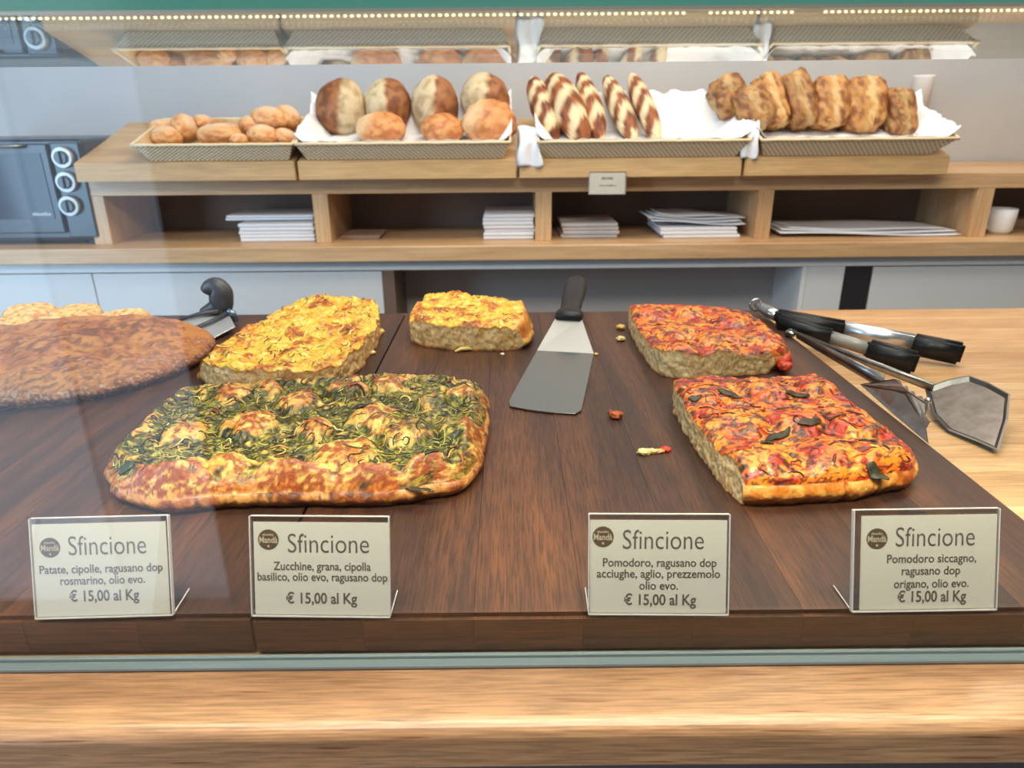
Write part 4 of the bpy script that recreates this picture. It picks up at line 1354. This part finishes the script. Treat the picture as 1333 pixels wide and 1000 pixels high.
# ------------------------------------------------------------------ things in the pigeonholes
def stack(name, x0, x1, ya, yb2, zlo, zhi, n, mtl, label, cat, piece, rng, sk=.004):
    e = empty(name, ((x0 + x1) / 2, ya, zlo), label, cat)
    hh = (zhi - zlo) / n
    for k in range(n):
        dx = rng.uniform(-sk, sk); dy = rng.uniform(-sk, sk)
        o = box(piece, (x0 + dx, ya + dy, zlo + k * hh + .0003), (x1 + dx, yb2 + dy, zlo + (k + 1) * hh - .0003), mtl, e, bev=min(hh * .3, .003))
        o.rotation_euler = (0, 0, rng.uniform(-.01, .01))
    return e


def zpx(px, py, y): return at(px, py, y=y).z


y1 = YK + .03
stack('bag_stack', xat(311, 300, y1), xat(409, 300, y1), y1, y1 + .2, zt, zpx(360, 291, y1), 5, M['bag'], 'lower white paper bag stack in the leftmost bay', 'paper bags', 'paper_bag', R_)
stack('bag_stack', xat(294, 285, y1 + .04), xat(408, 285, y1 + .04), y1 + .04, y1 + .2, zpx(360, 290, y1) + .001, zpx(360, 280, y1 + .04), 2, M['bag'], 'wider white sheets lying on top of the leftmost bag stack', 'paper bags', 'paper_bag', R_)
stack('kraft_sheets', xat(443, 310, y1), xat(494, 310, y1), y1 + .02, y1 + .15, zt, zt + .012, 3, M['kraft'], 'thin pile of brown paper in the second bay', 'paper', 'sheet', R_)
stack('bag_stack', xat(629, 300, y1), xat(695, 300, y1), y1, y1 + .2, zt, zpx(660, 279, y1), 7, M['bag'], 'tall neat white bag stack beside the middle divider', 'paper bags', 'paper_bag', R_)
stack('bag_stack', xat(732, 300, y1), xat(806, 300, y1), y1 + .01, y1 + .2, zt, zpx(770, 291, y1), 4, mat('bags_grey', (196, 190, 188), .7), 'low greyish bag stack just right of the middle divider', 'paper bags', 'paper_bag', R_)
e = stack('paper_pile', xat(862, 300, y1), xat(962, 300, y1), y1, y1 + .22, zt, zpx(900, 296, y1), 3, M['bag'], 'fanned pile of white wrapping paper in the third bay', 'paper', 'sheet', R_, .008)


def wavy(name, x0, x1, ya, yb2, z, th, mtl, parent, off, amp=.004, rot=0.0, ph_=0.0, lift=0.0):
    V, Fc = [], []
    nx_, ny_ = 24, 6
    for s in (0, 1):
        for i in range(nx_ + 1):
            for j in range(ny_ + 1):
                u_ = i / nx_; v_ = j / ny_
                x = x0 + (x1 - x0) * u_; y = ya + (yb2 - ya) * v_
                zz_ = z + amp * (1 + math.sin(u_ * 6 + ph_ + v_ * 2)) / 2 + lift * (1 - u_) ** 2 - th * s
                V.append(Vector((x, y, zz_)) - off)
    st = (nx_ + 1) * (ny_ + 1)
    for i in range(nx_):
        for j in range(ny_):
            a = i * (ny_ + 1) + j
            Fc.append((a, a + ny_ + 1, a + ny_ + 2, a + 1)); Fc.append((a + st, a + 1 + st, a + ny_ + 2 + st, a + ny_ + 1 + st))
    for i in range(nx_):
        for j in (0, ny_):
            a = i * (ny_ + 1) + j; Fc.append((a, a + ny_ + 1, a + ny_ + 1 + st, a + st))
    for j in range(ny_):
        for i in (0, nx_):
            a = i * (ny_ + 1) + j; Fc.append((a, a + 1, a + 1 + st, a + st))
    o = pm(name, V, Fc, mtl, parent, True)
    o.rotation_euler = (0, 0, rot)
    return o


for k, (a, b, dz) in enumerate(((850, 972, .018), (846, 968, .024), (856, 975, .030), (860, 950, .036))):
    wavy('sheet', xat(a, 290, y1), xat(b, 290, y1), y1 + .01 + .01 * k, y1 + .2, zpx(900, 296, y1) + dz - .012, .0022, M['bag'], e, e.location, .006, 0.02 * (k % 3 - 1), k, .01)
e = empty('paper_pile', (xat(1130, 300, y1), y1, zt), 'flat white wrapping sheets spread over the bay at right', 'paper')
for k, (a, b, dz) in enumerate(((1015, 1250, .004), (1018, 1246, .010), (1030, 1235, .016))):
    wavy('sheet', xat(a, 300, y1), xat(b, 300, y1), y1 - .01 + .012 * k, y1 + .2, zt + dz, .003, M['bag'], e, e.location, .006, 0, k * 1.3, .008)
# white cup in the last bay, with a ring handle
p = at(1300, 293, y=y1)
cup = empty('cup', (p.x + .03, y1 + .04, zt), 'white cup with a ring handle in the last bay at the right edge', 'cup')
prof = [(.0, .0), (.028, 0), (.036, .012), (.040, .05), (.040, .075), (.0375, .075), (.037, .05), (.033, .012), (0, .006)]
V, Fc = [], []
for r_, z_ in prof:
    for j in range(24):
        a = 2 * math.pi * j / 24; V.append((r_ * math.cos(a), r_ * math.sin(a), z_))
for i in range(len(prof) - 1):
    for j in range(24): Fc.append((i * 24 + j, i * 24 + (j + 1) % 24, (i + 1) * 24 + (j + 1) % 24, (i + 1) * 24 + j))
pm('cup_body', V, Fc, M['paper'], cup, True)
v, f = tube([Vector((-.036 - .020 * math.sin(a), 0, .040 + .024 * math.cos(a))) for a in np.linspace(0, math.pi, 10)], .005, 8, up=Vector((0, 1, 0)))
pm('handle', v, f, M['paper'], cup, True)
stack('kraft_sheets', xat(1310, 300, y1), xat(1400, 300, y1), y1 + .1, y1 + .25, zt, zt + .03, 4, M['kraft'], 'brown paper pile behind the cup in the last bay', 'paper', 'sheet', R_)

# ------------------------------------------------------------------ bread ramps and baskets
yR0 = YK - .055
zr_f = at(95, 213, y=yR0).z
xrl = at(95, 213, y=yR0).x
bk_ = at(168, 159, x=xrl)
slope = math.atan2(bk_.z - zr_f, bk_.y - yR0)
RD = bk_.y - yR0
labels = ['sloping oak bread stand under the basket of small rolls', 'sloping oak bread stand under the basket of round half-dark loaves',
          'sloping oak bread stand under the striped batons', 'sloping oak bread stand under the rustic loaves, right']
spans = [(95, 383), (387, 672), (676, 966), (970, 1236)]
for (a, b), lb in zip(spans, labels):
    xa, xb = xat(a, 213, yR0), xat(b, 213, yR0)
    e = empty('bread_stand', ((xa + xb) / 2, yR0, zk1), lb, 'stand', 'sloping bread stands')
    o_ = e.location
    ztop = lambda y: zr_f + (y - yR0) * math.tan(slope)
    hw = (xb - xa) / 2
    bm = bmesh.new()
    sec = [(0, zk1 + .0004 - o_.z), (0, zr_f - o_.z), (RD, ztop(yR0 + RD) - o_.z), (RD, zk1 + .0004 - o_.z)]
    va = [bm.verts.new((-hw, y_, z_)) for y_, z_ in sec]; vb = [bm.verts.new((hw, y_, z_)) for y_, z_ in sec]
    bm.faces.new(va); bm.faces.new(vb[::-1])
    for k in range(4): bm.faces.new((va[k], va[(k + 1) % 4], vb[(k + 1) % 4], vb[k]))
    bmesh.ops.bevel(bm, geom=bm.edges[:], offset=.002, segments=2, affect='EDGES')
    bm_obj('wedge', bm, M['olive_wood'], e)

# wicker material
M['wicker'] = mat('wicker', (176, 156, 128), .65)
t = NT(M['wicker'])
tc = t.n('ShaderNodeTexCoord')
sx_ = t.n('ShaderNodeSeparateXYZ'); t.l(tc.outputs['Object'], sx_.inputs[0])
xx = t.math('ADD', sx_.outputs[0], sx_.outputs[1])
wv = t.math('SINE', t.math('MULTIPLY', xx, 480.0))
wz = t.math('SINE', t.math('MULTIPLY', sx_.outputs[2], 620.0))
pr = t.math('MULTIPLY', wv, wz)
f01 = t.math('ADD', t.math('MULTIPLY', pr, .5), .5)
t.l(t.ramp(f01, [(0.15, (178, 150, 114)), (0.5, (226, 200, 162)), (0.9, (246, 228, 196))]), t.b.inputs['Base Color'])
t.bump(f01, .9, .003)
M['wicker_in'] = mat('wicker_inside', (204, 168, 116), .65)
t = NT(M['wicker_in']); t.l(t.ramp(t.noise(t.coord((200, 200, 200)), 1.5, 2), [(.3, (176, 138, 90)), (.7, (222, 190, 140))]), t.b.inputs['Base Color'])
M['wicker_rim'] = mat('wicker_rim', (226, 204, 164), .6)


def basket(x0, x1, x0b, x1b, s0, depth, h, label, hb=0.0):
    """tapered tray on the slope; x0,x1 = rim, x0b,x1b = base (world x)"""
    cx = (x0b + x1b) / 2
    e = bpy.data.objects.new('bread_basket', None); COL.objects.link(e)
    tag(e, label, 'basket', 'wicker bread baskets')
    e.location = (cx, yR0 + s0 * math.cos(slope), zr_f + s0 * math.sin(slope) + .0015)
    e.rotation_euler = (slope, 0, 0)
    fl = .02
    th = .005
    B = [(x0b - cx, 0), (x1b - cx, 0), (x1b - cx, depth), (x0b - cx, depth)]
    T = [(x0 - cx, -fl), (x1 - cx, -fl), (x1 - cx, depth + fl), (x0 - cx, depth + fl)]
    hs = [h, h, h + hb, h + hb]
    names = ['front_wall', 'side_wall', 'back_wall', 'side_wall']
    for k in range(4):
        j = (k + 1) % 4
        V, Fc = [], []
        n_, m_ = 30, 5
        b0, b1, t0_, t1_ = Vector((*B[k], 0)), Vector((*B[j], 0)), Vector((*T[k], hs[k])), Vector((*T[j], hs[j]))
        inn = Vector((0, 0, 0)) - (b0 + b1) / 2 + Vector((0, depth / 2, 0)); inn.z = 0; inn.normalize()
        for s in (0, 1):
            for a in range(n_ + 1):
                for b in range(m_ + 1):
                    V.append(lerp(lerp(b0, b1, a / n_), lerp(t0_, t1_, a / n_), b / m_) + inn * th * s)
        st = (n_ + 1) * (m_ + 1)
        for a in range(n_):
            for b in range(m_):
                c = a * (m_ + 1) + b
                Fc.append((c, c + m_ + 1, c + m_ + 2, c + 1)); Fc.append((c + st, c + 1 + st, c + m_ + 2 + st, c + m_ + 1 + st))
        me = bpy.data.meshes.new(names[k]); me.from_pydata([tuple(v_) for v_ in V], [], Fc)
        me.materials.append(M['wicker']); me.materials.append(M['wicker_in'])
        for i_, p_ in enumerate(me.polygons): p_.material_index = i_ % 2
        link(names[k], me, None, e)
    box('base', (B[0][0], 0, .0), (B[1][0], depth, .004), M['wicker_in'], e, rel=Vector((0, 0, 0)), bev=0)
    rimp = [Vector((*T[k], hs[k])) for k in range(4)]
    V, Fc = [], []
    pth = []
    for k in range(4):
        for s in range(12): pth.append(lerp(rimp[k], rimp[(k + 1) % 4], s / 12) + Vector((0, 0, .0008 * (s % 2))))
    pth.append(pth[0])
    v_, f_ = tube(pth, .0042, 8)
    pm('rim', v_, f_, M['wicker_rim'], e, True)
    return e


def X_(px, py=190): return xat(px, py, yR0 + .02)


bh = .051
basket(X_(181), X_(386), X_(200, 210), X_(378, 210), .009, .19, bh, 'shallow wicker basket of small rolls, leftmost on the rear shelf')
basket(X_(390), X_(664), X_(402, 210), X_(655, 210), .009, .25, bh, 'wicker basket of round half-dark loaves, second from left', .01)
basket(X_(700), X_(970), X_(706, 210), X_(955, 210), .009, .25, bh, 'wicker basket of striped batons, third from left', .01)
basket(X_(984), X_(1234), X_(990, 210), X_(1206, 210), .009, .25, bh, 'wicker basket of rustic loaves, rightmost on the rear shelf', .01)


# paper liners
def slope_pt(x, s, n_):
    """s along slope from the ramp front, n_ above it"""
    return Vector((x, yR0 + s * math.cos(slope) - n_ * math.sin(slope), zr_f + s * math.sin(slope) + n_ * math.cos(slope)))


def liner(x0, x1, label, rise, seed, flaps=()):
    nu_, nv_ = 70, 60
    off = slope_pt((x0 + x1) / 2, .04, .01)
    V, Fc = [], []
    ss = np.linspace(0, 1, nv_ + 1); uu = np.linspace(0, 1, nu_ + 1)
    S, U = np.meshgrid(ss, uu, indexing='ij')
    W = x1 - x0
    sd = .006 + .255 * S
    # cross-profile: rises up the sides and the back, drapes a little over the front rim
    side = np.clip(np.abs(2 * U - 1) - .86, 0, 1) / .14
    back = np.clip(S - .80, 0, 1) / .20
    front = np.clip(.10 - S, 0, 1) / .10
    hN = .010 + np.maximum(.066 * side ** 1.1, np.maximum(.044 * front ** 0.8, (.05 + rise) * back ** 1.1)) + .03 * side * back
    nz1 = fbm(U * W * 28 + seed, S * 6, seed, 4); nz2 = fbm(U * W * 70, S * 18, seed + 4, 3)
    hN = hN + .006 * nz1 * (1 + 1.5 * back + side) + .002 * nz2
    sd = sd + .010 * nz1 * back
    Xw = x0 + W * U + .003 * nz2 + np.sign(U - .5) * side * (.004 + .010 * side)
    for a in range(nv_ + 1):
        for b in range(nu_ + 1):
            V.append(slope_pt(Xw[a, b], sd[a, b], max(hN[a, b], .0065)) - off)
    for a in range(nv_):
        for b in range(nu_):
            c = a * (nu_ + 1) + b; Fc.append((c, c + 1, c + nu_ + 2, c + nu_ + 1))
    o = pm('paper_liner', V, Fc, M['paper'], None, True)
    o.location = off
    md = o.modifiers.new('s', 'SOLIDIFY'); md.thickness = .0006
    tag(o, label, 'paper', 'white liners in the baskets')
    for (xa, xb, ztop_, zbot, yy, sk) in flaps:
        V, Fc = [], []
        for a in range(17):
            for b in range(9):
                t_ = a / 16; u_ = b / 8
                wx2 = lerp(xa, xb, u_) + sk * t_ + .006 * math.sin(t_ * 6 + u_ * 2)
                z_ = ztop_ + (zbot - ztop_) * t_ + .003 * math.sin(u_ * 7)
                y_ = yy + .05 * max(0, .35 - t_) * 2.8 + .006 * math.sin(u_ * 9 + t_ * 3) - .004 * math.sin(t_ * 3.1)
                V.append(Vector((wx2, y_, z_)) - off)
        for a in range(16):
            for b in range(8):
                c = a * 9 + b; Fc.append((c, c + 1, c + 10, c + 9))
        p_ = pm('paper_flap', V, Fc, M['paper'], o, True)
        md = p_.modifiers.new('s', 'SOLIDIFY'); md.thickness = .0006
    return o


yfl = yR0 - .004
zf = lambda py: at(690, py, y=yfl).z
liner(X_(395), X_(660), 'crumpled white paper lining the basket of round loaves', .030, 1.0)
liner(X_(704), X_(966), 'crumpled white paper lining the baton basket, hanging over at left', .050, 5.0, [(xat(674, 190, yfl), xat(703, 190, yfl), zf(165), zf(217), yfl, .004)])
liner(X_(988), X_(1229), 'white paper lining the rustic loaf basket, hanging over at left', .010, 9.0, [(xat(972, 190, yfl), xat(990, 190, yfl), zf(160), zf(209), yfl, -.012)])


# ------------------------------------------------------------------ small breads
def col_roll(P, n):
    c = mix(lin((238, 192, 140)) * np.ones((len(P), 3)), lin((216, 152, 98)), sst(-.2, .3, n))
    return mix(c, lin((246, 226, 200)), sst(.35, .9, P[:, 2] + .35 * n) * .7)


def col_half(flip):
    def f(P, n):
        a = sst(-.06, .06, flip * (P[:, 0] + .12 * n - .05))
        dark = mix(lin((176, 122, 78)) * np.ones((len(P), 3)), lin((132, 84, 50)), sst(-.2, .3, n))
        pale = mix(lin((222, 204, 170)) * np.ones((len(P), 3)), lin((190, 166, 128)), sst(-.1, .4, n))
        return mix(dark, pale, a)
    return f


def col_orange(P, n):
    c = mix(lin((226, 170, 116)) * np.ones((len(P), 3)), lin((200, 132, 80)), sst(-.2, .3, n))
    return mix(c, lin((238, 208, 168)), sst(.1, .5, P[:, 2] * .4 - P[:, 0] * .9 - .2 + .3 * n) * .85)


def col_stripe(ph_):
    def f(P, n):
        s = np.sin(P[:, 0] * 11 + 3.0 * P[:, 2] ** 2 + 2.0 * P[:, 1] + ph_ + .7 * n)
        dark = mix(lin((168, 104, 56)) * np.ones((len(P), 3)), lin((120, 68, 36)), sst(-.2, .3, n))
        return mix(dark, lin((232, 214, 178)), sst(-.1, .25, s))
    return f


def col_rustic(P, n):
    c = mix(lin((206, 158, 98)) * np.ones((len(P), 3)), lin((150, 96, 56)), sst(-.25, .3, n))
    return mix(c, lin((234, 204, 150)), sst(.1, .4, np.sin(P[:, 0] * 5 + 2 * n + 1) * .5 + .4 * n - .05) * .75)


def mpp(y): return (y * math.cos(TILT)) / F * 1.03   # metres per pixel at depth y near the rear shelf


def sbread(name, px, py, y, wpx, hpx, dep, colf, label, cat, group, rot=0.0, amp=.16, seed=0.0, freq=1.4, tilt=0.0, sub=4):
    p = at(px, py, y=y)
    k = mpp(y)
    o = blob(name, p, 1.0, colf, M['crust_far'], None, (wpx * k / 2, dep / 2, hpx * k / 2), seed=seed, amp=amp, sub=sub, freq=freq)
    o.rotation_euler = (tilt, rot, 0)
    tag(o, label, cat, group)
    return o


yb1 = yR0 + .09; yb2_ = yR0 + .16
rolls = [(217, 178, yb1, 40, 26, 0, 'small roll in the left front corner of the first basket'),
         (212, 168, yb2_, 34, 24, 0, 'pale small roll tucked at the left end of the first basket'),
         (240, 165, yb1 + .03, 32, 30, .9, 'upright small roll leaning against the left end rolls'),
         (265, 159, yb2_, 26, 18, .2, 'little roll at the back left of the first basket'),
         (285, 174, yb1, 58, 26, -.1, 'long smooth roll in the front middle of the first basket'),
         (312, 182, yb1 - .02, 24, 16, 0, 'smallest roll half hidden by the front rim'),
         (327, 164, yb2_, 30, 26, .3, 'small roll at the centre back of the first basket'),
         (342, 176, yb1, 40, 26, .1, 'round orange roll in the front right of the first basket'),
         (372, 178, yb1 + .02, 30, 20, .4, 'flat roll in the right corner of the first basket'),
         (352, 154, yb2_, 50, 28, .1, 'roll lying on top of the pile, right'),
         (375, 152, yb2_ + .02, 34, 26, .6, 'topmost roll at the far right of the first basket')]
for k, (px, py, y, w_, h_, r_, lb) in enumerate(rolls):
    sbread('bread_roll', px, py, y, w_, h_, .08, col_roll, lb, 'roll', 'small rolls in the first basket', rot=r_, seed=k * 2.1, amp=.10)
halves = [(445, 140, 64, 66, 1, 'round loaf, dark left half and pale right half, first of the back row'),
          (505, 137, 58, 64, -1, 'round loaf, pale left and dark right, second of the back row'),
          (566, 138, 60, 72, -1, 'tall round half-dark loaf, third of the back row'),
          (631, 128, 62, 58, -1, 'round loaf with a bright pale left side, last of the back row')]
for k, (px, py, w_, h_, fl_, lb) in enumerate(halves):
    sbread('round_loaf', px, py, yR0 + .20, w_, h_, .13, col_half(fl_), lb, 'loaf', 'back row of round loaves', seed=20 + k * 2.7, amp=.09, rot=(.15, -.05, .1, .2)[k])
fr = [(496, 168, 64, 42, 'pale smooth loaf at the left of the front row'), (576, 168, 56, 38, 'orange smooth loaf at the centre of the front row'), (637, 160, 70, 54, 'bumpy orange and white loaf at the right of the front row')]
for k, (px, py, w_, h_, lb) in enumerate(fr):
    sbread('round_loaf', px, py, yR0 + .11, w_, h_, .11, col_orange if k != 1 else (lambda P, n: mix(lin((226, 172, 118)) * np.ones((len(P), 3)), lin((200, 132, 78)), sst(-.2, .3, n))), lb, 'loaf', 'front row of round loaves', seed=40 + k * 3.7, amp=.10 if k < 2 else .2)


def baton(xa, ya, xb, yb, w_, y_a, y_b, ph_, label, seed):
    a = at(xa, ya, y=y_a); b = at(xb, yb, y=y_b)
    L = (b - a).length
    k = mpp(y_a)
    o = blob('baton', (a + b) / 2, 1.0, col_stripe(ph_), M['crust_far'], None, (L / 2 * 1.02, w_ * k / 2, w_ * k / 2), seed=seed, amp=.09, sub=4, freq=1.3)
    x = (b - a).normalized(); z = Vector((0, -.75, .65)); yv = z.cross(x).normalized(); z = x.cross(yv)
    o.rotation_euler = Matrix((x, yv, z)).transposed().to_euler()
    tag(o, label, 'baton', 'striped batons in the third basket')


yA, yB = yR0 + .23, yR0 + .09
baton(692, 100, 722, 182, 30, yA, yB + .03, 0, 'speckled dull baton at the far left of its basket', 1)
baton(716, 96, 762, 186, 40, yA, yB, 1.0, 'boldly striped baton, the biggest and frontmost of its basket', 2)
baton(756, 96, 782, 182, 28, yA + .02, yB + .02, 2.0, 'thin dark baton in the middle behind the big striped one', 3)
baton(789, 99, 826, 184, 27, yA, yB, 3.0, 'striped baton, fourth from the left', 4)
baton(821, 97, 857, 184, 26, yA, yB, 4.4, 'striped baton at the right end of the row', 5)

rust = [(950, 128, 44, 50, -.5, 'brown rustic loaf leaning at the far left of the last basket'), (978, 143, 46, 54, -.4, 'rounded rustic loaf in front at left of the last basket'),
        (1003, 134, 34, 66, -.35, 'narrow rustic loaf, third from left'), (1037, 133, 38, 70, -.3, 'dark tall rustic loaf leaning left, near the middle'),
        (1076, 136, 48, 62, -.1, 'broad golden rustic loaf at centre right'), (1122, 139, 50, 64, .05, 'pale split rustic loaf with a bright stripe'),
        (1167, 148, 36, 58, -.15, 'small brown rustic loaf at the right end')]
for k, (px, py, w_, h_, r_, lb) in enumerate(rust):
    p = at(px, py, y=yR0 + (.14 if k in (1,) else .18)); kk = mpp(yR0 + .18)
    bm = bmesh.new(); bmesh.ops.create_cube(bm, size=2); bmesh.ops.subdivide_edges(bm, edges=bm.edges[:], cuts=15, use_grid_fill=True)
    P = np.array([v_.co[:] for v_ in bm.verts])
    Pn = P / (np.abs(P) ** 4).sum(1)[:, None] ** .25
    d = 1 + .16 * fbm(Pn[:, 0] * 1.6 + k * 5, Pn[:, 1] * 1.6, Pn[:, 2] * 1.6, 3)
    Q = Pn * d[:, None] * np.array((w_ * kk / 2, .055, h_ * kk / 2))
    for v_, q_ in zip(bm.verts, Q): v_.co = q_
    me = bpy.data.meshes.new('rustic_loaf'); bm.to_mesh(me); bm.free()
    me.polygons.foreach_set('use_smooth', [True] * len(me.polygons))
    n1 = fbm(Pn[:, 0] * 3 + k * 7, Pn[:, 1] * 3, Pn[:, 2] * 3, 3)
    cc = col_rustic(Pn, n1)
    if k in (0, 1, 3, 6): cc = cc * .78
    set_col(me, cc); me.materials.append(M['crust_far'])
    o = link('rustic_loaf', me); o.location = p; o.rotation_euler = (-.3, r_, 0)
    tag(o, lb, 'loaf', 'rustic loaves in the last basket')

# white cups behind the last basket
yq = WALL - .07
xq = xat(1199, 120, yq); ztq = zpx(1199, 98, yq)
cs = empty('cup_stack', (xq, yq, zk1), 'tall stack of white plastic cups behind the rustic loaf basket', 'cups')
hh = ztq - zk1
for k in range(1):
    V, Fc = [], []
    z0_ = hh - .125
    for r_, z_ in ((.0, .001), (.030, .0), (.033, .120), (.034, .123), (.032, .125), (.031, .120), (.027, .004), (0, .004)):
        for j in range(20):
            a = 2 * math.pi * j / 20; V.append((r_ * math.cos(a), r_ * math.sin(a), z0_ + z_))
    for i in range(7):
        for j in range(20): Fc.append((i * 20 + j, i * 20 + (j + 1) % 20, (i + 1) * 20 + (j + 1) % 20, (i + 1) * 20 + j))
    pm('cup', V, Fc, M['paper'], cs, True)
box('cup_sleeve', (xq - .027, yq - .027, zk1 + .0005), (xq + .027, yq + .027, zk1 + hh - .15), M['paper'], cs, bev=.01, seg=4)

# ------------------------------------------------------------------ oven
yo = YK - .005
xo1 = xat(118, 250, yo); zo0 = zt + .012; zo1 = zpx(60, 181, yo)
xo0 = xo1 - .50
ov = empty('electric_oven', ((xo0 + xo1) / 2, yo, zt), 'black countertop oven with three silver-ringed knobs at the left edge', 'oven')
box('body', (xo0, yo + .006, zo0), (xo1, yo + .38, zo1), M['oven_body'], ov, bev=.012, seg=4)
box('control_panel', (xat(80, 250, yo) - .003, yo - .002, zo0 + .012), (xo1 - .006, yo + .01, zo1 - .010), M['oven_body'], ov, bev=.003)
door = box('oven_door', (xo0 + .012, yo - .006, zo0 + .025), (xat(78, 250, yo) - .006, yo + .008, zo1 - .012), M['oven_body'], ov, bev=.004)
dl = door.location + ov.location
xw1 = xat(66, 250, yo)
g_ = box('door_window', (xo0 + .03, yo - .008, zpx(30, 285, yo)), (xw1, yo - .0055, zpx(30, 200, yo)), M['oven_glass'], door, rel=dl, bev=.0005)
v, f = tube([Vector((xo0 + .05, yo - .010, zpx(30, 190, yo))), Vector((xo0 + .06, yo - .03, zpx(30, 190, yo))), Vector((xw1 - .05, yo - .03, zpx(30, 190, yo))), Vector((xw1 - .04, yo - .010, zpx(30, 190, yo)))], .006, 10)
o = pm('door_handle', [a - dl for a in v], f, M['steel_dull'], door, True)
me = stroke_mesh(.055, .010, 9)
o = link('lettering', me, mat('oven_print', (200, 205, 210), .5), door); o.location = Vector((xat(57, 278, yo), yo - .0085, zpx(57, 278, yo))) - dl; o.rotation_euler = (math.pi / 2, 0, 0)
for (kx, ky) in ((82, 205), (87, 237), (91, 268)):
    c = Vector((xat(kx, ky, yo - .01), yo - .002, zpx(kx, ky, yo - .01)))
    bm = bmesh.new()
    bmesh.ops.create_cone(bm, cap_ends=True, segments=32, radius1=.0300, radius2=.0275, depth=.016)
    bmesh.ops.rotate(bm, verts=bm.verts, cent=(0, 0, 0), matrix=Matrix.Rotation(math.pi / 2, 3, 'X'))
    kb = bm_obj('knob', bm, M['knob'], ov, True); kb.location = c - ov.location + Vector((0, -.009, 0))
    for p_ in kb.data.polygons: p_.use_smooth = len(p_.vertices) == 4
    bm = bmesh.new()
    bmesh.ops.create_cone(bm, cap_ends=True, segments=28, radius1=.0190, radius2=.017, depth=.010)
    bmesh.ops.rotate(bm, verts=bm.verts, cent=(0, 0, 0), matrix=Matrix.Rotation(math.pi / 2, 3, 'X'))
    bm_box(bm, (-.004, -.012, -.017), (.004, -.004, .017), .001, 1)
    kc = bm_obj('knob_cap', bm, M['oven_body'], kb); kc.location = (0, -.012, 0)
for dx in (.04, .46):
    box('foot', (xo0 + dx - .015, yo + .03, zt + .0003), (xo0 + dx + .015, yo + .06, zo0 + .001), M['black_plastic'], ov, bev=.002)
    box('foot', (xo0 + dx - .015, yo + .30, zt + .0003), (xo0 + dx + .015, yo + .33, zo0 + .001), M['black_plastic'], ov, bev=.002)
